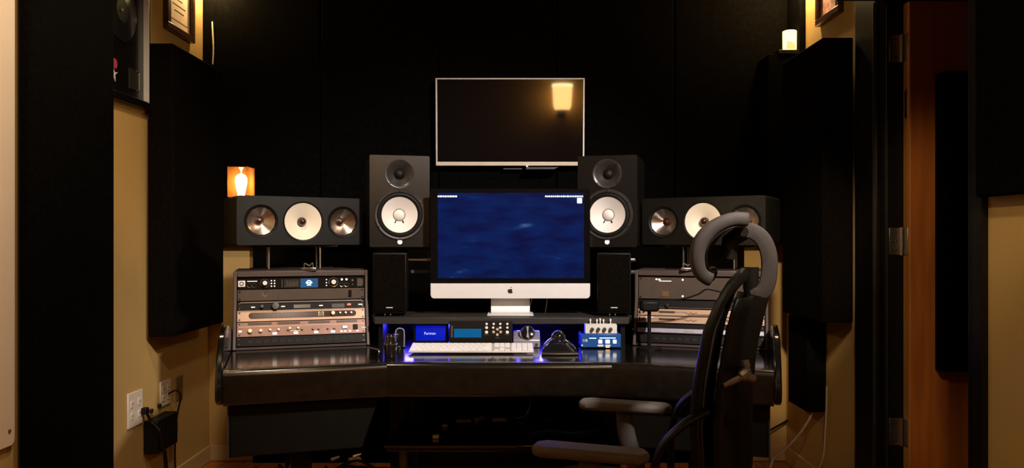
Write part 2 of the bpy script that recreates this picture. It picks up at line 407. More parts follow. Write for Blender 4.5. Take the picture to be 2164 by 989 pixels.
# outlets and power supply on the left wall
def outlet(label, y, z, h, wd, rows):
    t = thing('outlet_plate', label, 'outlet', (WL, y, z), group='wall plates')
    MB().box(0, .007, -wd/2, wd/2, -h/2, h/2).build('plate', 'plate_white', t, bev=.003)
    for dy in (-wd/4, wd/4):
        for dz in (-h*.17, h*.17):
            s_ = MB().box(.007, .010, dy-.012, dy+.012, dz-.015, dz+.015).build('socket', 'plate_white', t, bev=.003)
            for e in (-.005, .005): box('slot', 'slot_dark', .0095, .0106, dy+e-.001, dy+e+.001, dz-.004, dz+.006, s_)
    return t
o1 = (WL, 1600*1.6/(1082-285), 0)
outlet('white double outlet plate with the black plug pushed in', 3.205, at(285, 864, 3.205).z, .148, .125, 2)
outlet('white double outlet plate with a thin looping cord', 3.485, at(348, 830, 3.485).z, .115, .105, 2)
tag(box('blank_plate', 'plate_brown', WL, WL+.006, 3.60, 3.67, at(379, 845, 3.63).z, at(379, 795, 3.63).z, bev=.003),
    'small brown blank plate low on the tan wall', 'wall plate')
for px, py in ((317, 868), (334, 857)):
    Y = 1600*1.6/(1082-px); p = at(px, py, Y)
    tag(MB().cyl((WL, Y, p.z), (WL+.012, Y, p.z), .009, n=12).build('wall_hook', 'knob_black'), 'tiny black peg in the wall between the outlet plates', 'peg', 'wall pegs')
ps = thing('power_supply', 'black box power supply on the wall under the outlet plates', 'power supply', (WL, 3.39, .235))
MB().box(.002, .065, -.11, .09, 0, .145).build('case', 'cable_black', ps, bev=.006)
for k in range(5): box('vent_rib', 'knob_black', .065, .067, -.09+k*.035, -.075+k*.035, .02, .125, ps)
pl = thing('power_plug', 'black plug pushed into the outlet plate with its cord hanging', 'plug', (WL, 3.255, at(298, 868, 3.255).z))
MB().box(.0105, .035, -.014, .014, -.014, .014).build('plug_body', 'cable_black', pl, bev=.004)
MB().sweep(curve_pts([(.03, 0, -.01), (.045, .01, -.05), (.09, .0, -.10), (.10, .02, -.25), (.07, .04, -.36), (.05, .1, -.42)], 30), .006, n=8).build('cord', 'cable_black', pl)
cable('outlet_cable', [(WL+.012, 3.50, .455), (WL+.05, 3.50, .47), (WL+.055, 3.53, .43), (WL+.03, 3.545, .33), (WL+.02, 3.55, .15), (WL+.03, 3.56, .008), (WL+.12, 3.5, .006)], .004, 'cable_black',
      'thin black cord looping from the outlet plate down to the floor')
cable('power_cable', [(WL+.07, 3.34, .235), (WL+.075, 3.35, .14), (WL+.06, 3.40, .05), (WL+.10, 3.42, .008), (WL+.2, 3.40, .007)], .006, 'cable_black', 'black cord dropping from the bottom of the wall power supply')
cable('hanging_cable', [(-1.545, 3.902, 2.29), (-1.542, 3.900, 2.24), (-1.538, 3.900, 2.15), (-1.542, 3.902, 2.07)], .004, 'plate_white', 'short white cord hanging in the black corner above the bass trap', 12)

# ceiling track fixtures that carry the beams
tr = thing('lighting_track', 'black ceiling track rail', 'track light', (0, 0, 0)); MB().box(-1.0, .9, 1.2, 1.235, 2.73, 2.75).build('rail', 'black_trim', tr)
for i, (l, t, p, c, s) in enumerate(TRACK):
    h = thing('track_lamp', ('black track lamp head aimed at the desk', 'black track lamp head aimed at the framed record wall',
              'black track lamp head aimed at the open door', 'black track lamp head aimed at the white board', 'added unseen lamp head brightening the corner behind the desk', 'added unseen lamp head brightening the wall strip by the doorway')[i], 'track light', l, group='ceiling track lamps')
    d = (Vector(t) - Vector(l)).normalized()
    MB().sweep([-d*.13, -d*.02, -d*.005], [.04, .055, .055], n=24, cap=False).build('shade', 'black_trim', h)
    MB().cyl((-d*.13), (-d*.135), .04, n=24).build('lamp_back', 'black_trim', h)
    MB().cyl(-d*.13, Vector((-d.x*.13, -d.y*.13, CEIL-l[2])), .008).build('stem', 'black_trim', h)

# rear wall sconce (seen mirrored in the television)
sc = thing('wall_sconce', 'glowing tapered glass wall lamp mirrored in the television', 'wall lamp', (.59, WB, 2.30))
MB().lathe([(.085, -.15), (.105, -.10), (.118, .14)], 32, (0, .16, 0)).build('shade', 'shade_glow', sc)
MB().lathe([(0, .12), (.112, .12), (.118, .15), (.121, .15), (.121, .115), (.1185, .115)], 32, (0, .16, 0)).build('shade_rim', 'shade_top', sc)
MB().lathe([(0, -.17), (.05, -.165), (.085, -.15)], 24, (0, .16, 0)).cyl((0, 0, -.17), (0, .16, -.165), .012).box(-.05, .05, 0, .015, -.22, -.10).build('bracket', 'dark_steel', sc)

def corner_sconce(label, x, y, z, side, power):
    t = thing('wall_sconce', label, 'wall lamp', (x, y, z), group='wall lamps over the framed pictures')
    MB().box(min(0, side*.012), max(0, side*.012), -.04, .04, -.06, .06).build('back_plate', 'dark_steel', t)
    MB().lathe([(.045, -.07), (.06, .07)], 24, (side*.085, 0, .02)).build('shade', 'sconce_glow', t)
    MB().cyl((0, 0, 0), (side*.085, 0, 0), .008).build('arm', 'dark_steel', t)
    l = bpy.data.lights.new('sconce_light', 'POINT'); l.energy = power; l.color = (1, .68, .32); l.shadow_soft_size = .03
    lo = bpy.data.objects.new('sconce_light', l); COL.objects.link(lo); lo.location = (x + side*.085, y, z - .09)
corner_sconce('warm wall lamp above the certificate in the corner', WL, 3.83, 2.56, 1, 9)
corner_sconce('warm wall lamp above the pink print by the corner', WR, 3.65, 2.56, -1, 15)

# ================================================================== THE DESK
A = R(17); FL, FR, FY = -.42, .335, 2.54
ML = Matrix.Translation((FL, FY, 0)) @ Matrix.Rotation(A, 4, 'Z')
MR = Matrix.Translation((FR, FY, 0)) @ Matrix.Rotation(-A, 4, 'Z')
DT = .75
desk = thing('studio_desk', 'wide glossy black mixing desk with angled wings and padded front edge', 'desk')
def wp(M, x, y): v = M @ Vector((x, y, 0)); return (v.x, v.y)
poly = [wp(ML, -.515, .03), (FL+.005, FY+.03), (FR-.005, FY+.03), wp(MR, .515, .03), wp(MR, .515, .90), wp(MR, .0, .90), wp(ML, 0, .90), wp(ML, -.515, .90)]
MB().prism(poly, 'z', .722, DT).build('desk_top', 'desk_gloss', desk, bev=.003)
def bolster(M, x0, x1):
    prof = [(.060, .640), (.006, .640), (.001, .645), (.0, .652), (.0, .732), (.001, .740), (.004, .746), (.009, .750), (.016, .752), (.050, .752), (.060, .750)]
    m = MB(M); m.prism(prof, 'x', x0, x1); return m.build('front_bolster', 'desk_leather', desk, angle=50)
bolster(ML, -.515, .0); bolster(MR, .0, .515); bolster(Matrix.Translation((0, FY, 0)), FL, FR)
cheek = [(.62, .755), (.50, .86), (.30, .90), (.16, .885), (.10, .868), (.02, .77), (-.012, .715), (-.018, .685), (-.006, .655), (.03, .640), (.12, .636), (.62, .636)]
for M, x0, x1 in ((ML, -.538, -.516), (MR, .516, .538)): MB(M).prism([(a, b if b < .76 else .755 + (b-.755)*.78) for a, b in cheek], 'x', x0, x1).build('end_cheek', 'desk_gloss', desk, bev=.006)
for M, sg in ((ML, -1), (MR, 1)):
    MB(M).prism([(sg*.50, .638), (sg*.015, .638), (sg*.075, .462), (sg*.50, .462)], 'y', .055, .55).build('wing_cabinet', 'desk_body', desk, bev=.004)
    MB(M).box(min(sg*.505, sg*.50), max(sg*.505, sg*.50), .05, .56, .455, .645).build('cabinet_side', 'shelf_grey', desk)
    lg = MB(M).box(sg*.27-.036, sg*.27+.036, .24, .32, .02, .462).build('leg', 'desk_body', desk, bev=.006)
    MB(M).box(sg*.27-.05, sg*.27+.05, .06, .62, 0, .025).build('foot', 'desk_body', desk, bev=.006)
box('under_desk_shade', 'desk_body', -.56, .50, 3.485, 3.50, .02, .722, desk)  # added dark sheet standing in for the shade under the desk
lt = MB().box(-.48, .40, 2.90, 3.48, .355, .38).build('lower_shelf', 'desk_gloss', desk, bev=.003)
box('shelf_edge', 'chair_grey', -.49, .02, 2.896, 2.901, .371, .379, desk, bev=.001)
for x in (-.43, .33):
    MB().cyl((x, 3.0, 0), (x, 3.0, .356), .016).build('shelf_leg', 'chair_grey', desk)
    MB().cyl((x, 3.40, 0), (x, 3.40, .722), .022).build('shelf_leg', 'desk_body', desk)
# raised monitor bridge
BZ = .862
MB().prism([(-.535, 2.95), (.455, 2.95), (.53, 3.22), (-.61, 3.22)], 'z', BZ-.024, BZ).build('bridge_shelf', 'shelf_grey', desk, bev=.002)
box('bridge_back', 'desk_body', -.58, .50, 3.205, 3.218, DT, BZ-.024, desk)
for x in (-.515, .435): box('bridge_end', 'desk_body', x-.009, x+.009, 2.97, 3.205, DT, BZ-.024, desk)
for px in (905, 925, 1025, 1040, 1240):
    p = at(px, 834, 2.54); MB().lathe([(0, -.004), (.005, -.004), (.007, 0)], 12, (p.x, FY+.03, .640)).build('bolt', 'silver', desk)

# blue light strips under the bridge
def led(label, x0, x1, y, z, power):
    t = tag(box('led_strip', 'blue_led', x0, x1, y, y+.012, z, z+.006), label, 'led strip', 'blue light strips under the bridge')
    l = bpy.data.lights.new('led_light', 'AREA'); l.energy = power; l.color = (.04, .03, 1); l.shape = 'RECTANGLE'; l.size = x1-x0; l.size_y = .02
    o = bpy.data.objects.new('led_light', l); COL.objects.link(o); o.location = ((x0+x1)/2, y-.004, z-.006); o.rotation_euler = (R(-35), 0, 0)
led('blue light strip under the bridge behind the blue lit box', -.47, -.20, 3.10, .828, 3.0)
led('blue light strip under the bridge behind the big silver knob', .02, .20, 3.10, .828, 2.0)

# ------------------------------------------------------------------ rack cabinets
def rack_cabinet(M, sg, label):
    e = M.to_euler(); t = thing('rack_cabinet', label, 'rack cabinet', M.to_translation(), e, 'desk rack cabinets')
    xo, xi = sorted((sg*.514, sg*.004)); 
    prof = [(.528, 1.045), (.528, .93), (.462, .752), (.86, .752), (.86, 1.045)]
    for a, b in ((xo, xo+.013), (xi-.013, xi)): MB().prism(prof, 'x', a, b).build('side_panel', 'rack_frame', t, bev=.003)
    MB().box(xo+.013, xi-.013, .528, .86, 1.023, 1.045).build('top_panel', 'rack_frame', t, bev=.003)
    MB().box(xo+.013, xi-.013, .47, .86, .752, .760).build('bottom_rail', 'rack_frame', t)
    MB().box(xo+.013, xi-.013, .82, .84, .76, 1.023).build('back_panel', 'rack_black', t)
    return t
rack_cabinet(ML, -1, 'grey framed rack cabinet on the desk wing under the three-driver speaker with the bulb lamp')
rack_cabinet(MR, 1, 'grey framed rack cabinet on the desk wing behind the office chair')
TILT = math.atan2(.066, .178)
def unit(M, sg, name, label, h, s0, upper):
    """s0 = distance of the unit's bottom edge up its face"""
    if upper: loc = Vector((sg*.259, .538, .928 + s0)); tl = 0
    else: loc = Vector((sg*.259, .472 + s0*math.sin(TILT), .762 + s0*math.cos(TILT))); tl = -TILT
    w = M @ loc
    global DEPTH; DEPTH = .20 if upper else max(.012, min(.20, s0/math.tan(TILT) - .01))
    return thing(name, label, 'rack unit', w, (tl, 0, M.to_euler().z), 'rack units')
def face(t, h, m, w=.240, y=0.0, bev=.001):
    d = DEPTH
    b = MB().box(-w, w, y, y+.004, .0008, h-.0008).build('front_panel', m, t, bev=bev)
    MB().box(-w+.02, w-.02, y+.004, y+d, .002, h-.002).build('chassis', 'rack_black', t)
    for x in (-w+.008, w-.008):
        for z in (.008, h-.008): MB().lathe([(0, y-.002), (.003, y-.002), (.0036, y)], 10, (x, 0, z), 'y').build('rack_screw', 'knob_black', t)
    return b
def knob(t, x, z, r, m, d=.012, cap=None, ring=None):
    k = MB().lathe([(0, -d), (r*.85, -d), (r, -d*.8), (r, 0)], 20, (x, 0, z), 'y').build('knob', m, t)
    if cap: MB().lathe([(0, -d-.0015), (r*.72, -d-.001), (r*.75, -d+.001)], 20, (x, 0, z + r*.12), 'y').build('knob_cap', cap, k)
    if ring: MB().lathe([(r*1.3, -.0008), (r*1.5, -.0012), (r*1.5, 0)], 28, (x, 0, z), 'y').build('knob_ring', ring, k)
    return k
def led_dot(t, x, z, r, m='led_white'): return MB().lathe([(0, -.002), (r*.8, -.0018), (r, 0)], 10, (x, 0, z), 'y').build('indicator', m, t)
def fx(px): return (px - 633)/265*.480            # left rack: photo column to panel offset
U = .0445
# audio interface
t = unit(ML, -1, 'audio_interface', 'black rack audio interface with round knobs and a small blue screen', U, .0465, True)
face(t, U, 'rack_black')
pn = MB().box(-.238, -.212, -.002, 0, .011, .035).build('badge', 'knob_white', t, bev=.001)
MB().lathe([(.005, -.0026), (.008, -.0026), (.008, -.002)], 16, (-.225, 0, .023), 'y').build('badge_mark', 'rack_window', pn)
MB().box(-.205, -.168, -.001, 0, .030, .034).build('logo_bar', 'knob_white', t)
for x in (-.197, -.180): knob(t, x, .016, .0055, 'rack_black', .003, ring='rack_grey')
knob(t, fx(556), .024, .0115, 'knob_black', .016, 'knob_white', 'rack_grey')
for x in (fx(569), fx(575.5)):
    for z in (.012, .0225, .033): led_dot(t, x, z, .0028)
MB().box(fx(590), fx(592), -.001, 0, .006, .038).build('divider', 'rack_grey', t)
m = MB().box(fx(595), fx(627), -.001, 0, .006, .038).build('meter_window', 'rack_window', t)
for k in range(9): MB().box(fx(598+k*3), fx(599.6+k*3), -.0016, -.001, .010, .016+.016*abs(math.sin(k*1.7))).build('meter_bar', 'rack_grey', m)
m = MB().box(fx(629), fx(666), -.0015, 0, .004, .040).build('screen', 'lcd_small', t)
MB().lathe([(.006, -.0022), (.010, -.0022), (.010, -.0015)], 20, (fx(647), 0, .024), 'y').build('screen_logo', 'lcd_logo', m)
MB().box(fx(640), fx(654), -.0022, -.0015, .021, .026).box(fx(642), fx(652), -.0022, -.0015, .012, .014).build('screen_logo', 'lcd_logo', m)
for z in (.011, .022, .034): led_dot(t, fx(684), z, .0026)
knob(t, fx(699), .024, .0125, 'knob_black', .016, 'knob_white', 'steel')
for x in (fx(717), fx(727)): led_dot(t, x, .034, .0045); knob(t, x, .014, .006, 'rack_black', .003, ring='steel')
led_dot(t, fx(740), .030, .0045, 'steel'); led_dot(t, fx(740), .014, .003, 'steel')
MB().box(fx(750), fx(763), -.0015, 0, .006, .038).build('ear_plate', 'rack_grey', t)
# plain grey unit
t = unit(ML, -1, 'blank_rack_unit', 'plain grey rack unit with a faint oval mark under the audio interface', U, .0015, True)
face(t, U, 'rack_grey')
MB().lathe([(.008, -.0006), (.011, -.0008), (.011, 0)], 20, (fx(556), 0, .028), 'y').build('oval_mark', 'steel', t)
MB().box(fx(731), fx(738), -.0012, 0, .008, .036).build('switch', 'rack_black', t)
# dark unit with knobs
h = .036
t = unit(ML, -1, 'dark_rack_unit', 'dark rack unit with two black knobs and a red light', h, .141, False)
face(t, h, 'rack_black')
knob(t, fx(550), .013, .007, 'knob_black', .014, 'knob_black'); knob(t, fx(578), .013, .015, 'knob_black', .018, 'knob_black')
for px in (532, 593, 672): MB().box(fx(px-4), fx(px+4), -.001, 0, .012, .016).build('label_strip', 'steel', t)
MB().box(fx(615), fx(650), -.001, 0, .006, .020).build('meter_window', 'rack_window', t)
MB().box(fx(695), fx(722), -.001, 0, .004, .020).build('meter_window', 'rack_window', t)
MB().box(fx(728), fx(736), -.003, 0, .012, .019).build('red_light', 'led_red', t)['label'] = 'red indicator light'
MB().box(fx(752), fx(761), -.002, 0, .012, .017).build('label_strip', 'knob_white', t)
MB().box(-.23, .23, -.004, 0, .029, .034).build('trim_bar', 'rack_grey', t)
# fader unit
h = .043
t = unit(ML, -1, 'fader_rack_unit', 'champagne rack unit with a long oval window of small sliders', h, .0975, False)
face(t, h, 'champagne')
ov = [(fx(530)+.012*math.cos(a), .0235+.012*math.sin(a)) for a in [PI/2 + PI*k/10 for k in range(11)]] + \
     [(fx(740)+.012*math.cos(a), .0235+.012*math.sin(a)) for a in [-PI/2 + PI*k/10 for k in range(11)]]
wn = MB().prism(ov, 'y', -.0012, 0).build('oval_window', 'plug_brown', t)
for k in range(20):
    px = 533 + k*7.4
    sl = MB()
    for a in (0, 1): sl.box(fx(px+a*3.4)-.0007, fx(px+a*3.4)+.0007, -.0018, -.0011, .015, .032)
    sl.box(fx(px)-.0007, fx(px+3.4)+.0007, -.0018, -.0011, .0305, .032)
    sl.build('slider', 'rack_grey' if k < 18 else 'knob_brass', wn)
knob(t, fx(697), .0235, .008, 'knob_brass', .014, 'knob_white', 'knob_brass')
for px in (712, 724, 736): knob(t, fx(px), .0245, .0045, 'knob_brass', .010, 'knob_white')
MB().box(-.24, .24, -.003, 0, .0405, .0428).build('top_lip', 'champagne', t)
# rose unit with lit buttons
h = .058
t = unit(ML, -1, 'compressor_rack_unit', 'rose metal rack unit with brass knobs and white lit buttons', h, .0385, False)
face(t, h, 'rose_panel')
for a, b in ((522, 570), (582, 628), (645, 690), (704, 748)): MB().box(fx(a), fx(b), -.0012, 0, .046, .054).build('name_window', 'slot_dark', t)
MB().box(-.235, .235, -.0012, 0, .037, .040).build('groove', 'champagne', t)
for px, r in ((527, .0085), (548, .006)): knob(t, fx(px), .021, r, 'knob_brass', .014)
for px in (567, 584, 607, 624): knob(t, fx(px), .024 + (.004 if px > 600 else 0), .0048, 'knob_brass', .010)
for px in (604, 632, 655, 667, 686, 700): knob(t, fx(px), .023, .0042, 'rose_panel', .010)
MB().box(fx(606), fx(628), -.002, 0, .0175, .0195).build('bracket_mark', 'knob_white', t)
for px in (576, 619, 661, 696): MB().box(fx(px-4.5), fx(px+4.5), -.005, 0, .005, .014).build('lit_button', 'led_white', t, bev=.001)
for px in (714, 722, 732, 748): MB().box(fx(px-2.5), fx(px+2.5), -.004, 0, .007, .012).build('lit_button', 'led_white', t)
MB().box(fx(716), fx(727), -.005, 0, .020, .032).build('push_button', 'lilac_metal', t, bev=.001)
MB().box(fx(739), fx(749), -.004, 0, .016, .036).build('dark_switch', 'rack_black', t, bev=.001)
MB().box(fx(757), fx(768), -.0015, 0, .021, .024).build('label_strip', 'knob_white', t)
MB().box(-.235, -.222, -.0015, 0, .018, .026).build('label_strip', 'knob_white', t)
# black blank at the bottom
h = .0365
t = unit(ML, -1, 'vent_rack_unit', 'black vented rack unit lowest in the rack beside the bulb lamp speaker', h, .0015, False)
face(t, h, 'rack_black')
for k in range(14): MB().box(-.20+k*.029, -.182+k*.029, -.001, 0, .012, .024).build('vent_slot', 'rubber', t)

# right hand rack
def gx(px): return (px - 1484)/272*.480
t = unit(MR, 1, 'wide_rack_unit', 'tall plain grey rack unit with white marks behind the chair headrest', 2*U, .002, True)
face(t, 2*U+.0005, 'rack_grey')
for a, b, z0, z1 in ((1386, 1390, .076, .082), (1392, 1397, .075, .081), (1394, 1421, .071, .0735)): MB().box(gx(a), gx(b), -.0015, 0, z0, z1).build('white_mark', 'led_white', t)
for z in (.078, .013): led_dot(t, gx(1446), z, .0042)
MB().box(gx(1393), gx(1405), -.0012, 0, .010, .0125).build('white_mark', 'steel', t)
MB().box(gx(1401), gx(1416), -.0012, 0, .011, .032).build('brown_plate', 'plate_brown', t)
h = .036
t = unit(MR, 1, 'dark_rack_unit', 'dark rack unit with two small black knobs behind the office chair', h, .141, False)
face(t, h, 'rack_black')
for px in (1384, 1413): knob(t, gx(px), .011, .008, 'knob_black', .014, 'knob_black')
MB().box(gx(1350), gx(1374), -.0015, 0, .004, .007).build('label_strip', 'steel', t)
MB().box(-.22, .22, -.003, 0, .002, .004).build('trim_bar', 'rack_grey', t)
h = .0285
for s0, lab in ((.1115, 'upper of the two champagne rack units behind the chair'), (.082, 'lower of the two champagne rack units behind the chair')):
    t = unit(MR, 1, 'channel_rack_unit', lab, h, s0, False)
    face(t, h, 'champagne')
    for px in (1352, 1361): knob(t, gx(px), .014, .004, 'slot_dark', .006)
    MB().box(gx(1395), gx(1430), -.0015, 0, .012, .019).build('slot_window', 'slot_dark', t)
    MB().box(gx(1366), gx(1395), -.001, 0, .0148, .0162).box(gx(1430), gx(1452), -.001, 0, .0148, .0162).build('engraved_line', 'rose_panel', t)
    MB().box(gx(1365), gx(1383), -.001, 0, .020, .024).build('logo_bar', 'knob_white', t)
    MB().sweep([(gx(1452), -.001, .0155), (gx(1460), -.001, .010), (gx(1465), -.001, .016), (gx(1470), -.001, .010), (gx(1478), -.001, .0155)], .0011, n=6).build('engraved_line', 'plate_brown', t)
    for k in range(9):
        for z in (.008, .020): MB().box(gx(1584+k*3.4), gx(1586.4+k*3.4), -.0015, 0, z-.004, z+.004).build('button', 'knob_white' if k % 3 else 'slot_dark', t)
h = .042
t = unit(MR, 1, 'purple_rack_unit', 'purple grey rack unit low in the rack behind the chair', h, .0385, False)
face(t, h, 'rack_black')
MB().box(-.238, .238, -.003, 0, .004, .022).build('lower_strip', 'lilac_metal', t, bev=.002)
for px in (1370, 1413): led_dot(t, gx(px), .015, .003)
MB().box(gx(1338), gx(1355), -.0045, -.003, .012, .015).build('label_strip', 'steel', t)
MB().box(gx(1452), gx(1475), -.0045, -.003, .010, .017).build('label_strip', 'steel', t)
t = unit(MR, 1, 'vent_rack_unit', 'black vented rack unit lowest in the rack behind the chair', .0365, .0015, False)
face(t, .0365, 'rack_black')
for k in range(14): MB().box(-.20+k*.029, -.182+k*.029, -.001, 0, .012, .024).build('vent_slot', 'rubber', t)

# small black talkback box in front of the right rack, with its cable
p = at(1375, 0, 2.86)
tb = thing('talkback_box', 'small black box standing in front of the wide grey rack unit', 'box', (p.x, 2.86, DT))
MB().box(-.034, .034, 0, .06, .145, .185).build('head', 'cable_black', tb, bev=.008)
MB().cyl((0, .03, .008), (0, .03, .15), .007).build('stem', 'cable_black', tb)
MB().lathe([(0, 0), (.045, 0), (.045, .006), (.01, .012)], 24, (0, .03, 0)).build('base', 'cable_black', tb)
cable('patch_cable', [at(1392, 632, 2.87), at(1440, 632, 2.86), at(1475, 622, 2.84), at(1500, 612, 2.82), at(1560, 640, 2.82), at(1590, 735, 2.78)], .003, 'cable_black', 'thin black cable running in front of the grey rack unit')

# ------------------------------------------------------------------ nearfield speakers with white cones
def rrect(x0, x1, z0, z1, r, n=5):
    o = []
    for cx, cz, a0 in ((x1-r, z0+r, -90), (x1-r, z1-r, 0), (x0+r, z1-r, 90), (x0+r, z0+r, 180)):
        for k in range(n+1): a = R(a0 + 90*k/n); o.append((cx + r*math.cos(a), cz + r*math.sin(a)))
    return o
def cabinet(t, o, holes, depth, m):
    b = MB(); b.plate(o, holes, 0); n = len(o)
    b.add([(a, 0, z) for a, z in o] + [(a, depth, z) for a, z in o], [(i, (i+1) % n, n+(i+1) % n, n+i) for i in range(n)] + [list(range(n, 2*n))])
    return b.build('cabinet', m, t)
def nearfield(label, loc, rz):
    t = thing('studio_monitor', label, 'speaker', loc, (0, 0, rz), 'white cone studio monitors')
    wz, tz = .132, .300
    cabinet(t, rrect(-.122, .122, 0, .375, .006), [(0, wz, .093), (0, tz, .056)], .30, 'speaker_grey')
    MB().lathe([(.091, .004), (.0925, -.005), (.100, -.006), (.105, -.002), (.106, .001)], 48, (0, 0, wz), 'y').build('woofer_rim', 'rim_lit_grey', t)
    for k in range(6):
        a = PI/6 + k*PI/3; MB().lathe([(0, -.0085), (.003, -.008), (.0034, -.005)], 10, (.099*math.cos(a), 0, wz + .099*math.sin(a)), 'y').build('screw', 'rubber', t)
    MB().lathe([(.093, .004), (.089, -.002), (.083, -.003), (.077, .002), (.073, .008)], 48, (0, 0, wz), 'y').build('surround', 'rubber', t)
    c = MB().lathe([(.0735, .006), (.055, .018), (.024, .034)], 48, (0, 0, wz), 'y').build('woofer_cone', 'cone_white', t, angle=60)
    MB().lathe([(0, .020), (.010, .0215), (.018, .026), (.0235, .034)], 32, (0, 0, wz), 'y').build('dust_cap', 'cone_white', c, angle=60)
    MB().lathe([(.0232, .0325), (.0245, .0315), (.0255, .033)], 32, (0, 0, wz), 'y').build('cap_ring', 'rack_grey', c)
    for s in (-1, 1): MB().sweep([(s*.013, .028, wz-.023), (s*.018, .0245, wz-.032)], .0022, n=8).build('lead_wire', 'rubber', c)
    MB().lathe([(.0615, .001), (.060, -.003), (.056, -.003), (.045, .006), (.030, .018), (.022, .026)], 48, (0, 0, tz), 'y').build('waveguide', 'rim_lit_grey', t, angle=60)
    MB().lathe([(0, .014), (.010, .016), (.018, .021), (.0225, .027)], 28, (0, 0, tz), 'y').build('tweeter_dome', 'rubber', t, angle=60)
    for k in range(4):
        a = PI/4 + k*PI/2; MB().lathe([(0, -.004), (.0026, -.0038), (.003, -.001)], 10, (.056*math.cos(a), 0, tz + .056*math.sin(a)), 'y').build('screw', 'rubber', t)
    b = MB().lathe([(0, -.0025), (.0085, -.0022), (.0098, 0)], 24, (0, 0, .0205), 'y').build('badge', 'led_white', t)
    for k in range(3): a = PI/2 + k*2*PI/3; MB().sweep([(0, -.0028, .0205), (.0065*math.cos(a), -.0028, .0205+.0065*math.sin(a))], .0006, n=6).build('badge_mark', 'rack_grey', b)
    return t
SPZ = 1.137
nearfield('grey studio monitor with white cone standing beside the computer and nearest the bulb lamp', (at(845, 0, 3.10).x, 3.10, SPZ), R(13.5))
nearfield('studio monitor with white cone beside the computer, overlapping the television corner', (at(1283, 0, 3.10).x, 3.10, SPZ), R(-15.5))
for px, sg, lab in ((845, 1, 'black pole stand under the studio monitor nearer the bulb lamp'), (1283, -1, 'black pole stand under the studio monitor overlapping the television')):
    x = at(px, 0, 3.10).x
    HZ = SPZ - DT - .0005
    t = thing('speaker_stand', lab, 'speaker stand', (x - sg*.02, 3.30, DT+.0005), (0, 0, sg*R(10.5)), 'monitor pole stands')
    MB().box(-.11, .11, -.14, .10, HZ-.012, HZ-.001).build('top_plate', 'black_trim', t, bev=.002)
    MB().cyl((0, 0, .01), (0, 0, HZ-.012), .025, n=20).build('pole', 'black_trim', t)
    MB().lathe([(0, 0), (.068, 0), (.068, .010), (.03, .016), (0, .016)], 32).build('base', 'black_trim', t)
    MB().box(.02, .13, -.09, -.06, HZ-.062, HZ-.048).build('clamp_arm', 'steel', t, bev=.004)
    MB().box(.03, .14, -.11, -.075, HZ-.115, HZ-.098).build('clamp_arm', 'chair_grey', t, bev=.006)
    MB().cyl((.105, -.08, HZ-.10), (.105, -.08, HZ-.012), .004).build('clamp_rod', 'chair_grey', t)
# slim black speakers on the bridge
for px, lab, rz in ((823, 'slim black speaker on the bridge shelf nearer the blue lit box', 5), (1298, 'slim black speaker on the bridge shelf nearer the chair', -5)):
    t = thing('bookshelf_speaker', lab, 'speaker', (at(px, 0, 3.0).x, 3.0, BZ), (0, 0, R(rz)), 'slim black speakers')
    MB().box(-.066, .066, .004, .18, .012, .252).build('cabinet', 'speaker_black', t, bev=.004)
    MB().box(-.062, .062, 0, .006, .018, .247).build('grille', 'trap_fabric', t, bev=.003)
    MB().box(-.013, .013, -.001, 0, .034, .038).build('name_bar', 'tv_silver', t)
    for a in (-.045, .045):
        for b in (.03, .15): MB().cyl((a, b, 0), (a, b, .013), .008).build('foot', 'rubber', t)
    for a in (-.018, .004): MB().lathe([(0, -.0015), (.003, -.001), (.0035, .004)], 10, (a, 0, .008), 'y').build('indicator', 'steel', t)

# ------------------------------------------------------------------ three driver speakers lying on the racks
def triple(label, loc, rz):
    t = thing('midfield_speaker', label, 'speaker', loc, (0, 0, rz), 'three driver speakers')
    H = .192; xs = (-.158, .006, .170); zc = .094
    cabinet(t, rrect(-.250, .250, 0, H, .010), [(xs[0], zc, .064), (xs[1], zc, .080), (xs[2], zc, .064)], .26, 'speaker_black')
    for x in (xs[0], xs[2]):
        MB().lathe([(.0655, .001), (.064, -.003), (.059, -.001), (.054, .006)], 40, (x, 0, zc), 'y').build('surround', 'rubber', t)
        MB().lathe([(.0545, .004), (.034, .018), (.013, .034)], 14, (x, 0, zc), 'y').build('metal_cone', 'cone_metal', t, angle=15)
        MB().lathe([(0, .024), (.008, .026), (.0125, .034)], 24, (x, 0, zc), 'y').build('dust_cap', 'plug_brown', t, angle=60)
    MB().lathe([(.0815, .001), (.080, -.003), (.077, -.002), (.0735, .003)], 40, (xs[1], 0, zc), 'y').build('surround', 'rubber', t)
    MB().lathe([(.074, .002), (.050, .011), (.018, .026)], 48, (xs[1], 0, zc), 'y').build('cream_cone', 'cone_cream', t, angle=60)
    MB().lathe([(0, .0), (.006, .0015), (.012, .006), (.017, .014), (.0185, .027)], 28, (xs[1], 0, zc), 'y').build('phase_plug', 'plug_brown', t, angle=60)
    return t
SP2 = 1.146
TA = R(31)
cl = at(638, 0, 3.03); cr = at(1482, 0, 3.03)
triple('black three-driver speaker lying flat with the bulb lamp on top', (cl.x, 3.03, SP2), TA)
triple('black three-driver speaker lying flat behind the chair headrest', (cr.x, 3.03, SP2), -TA)
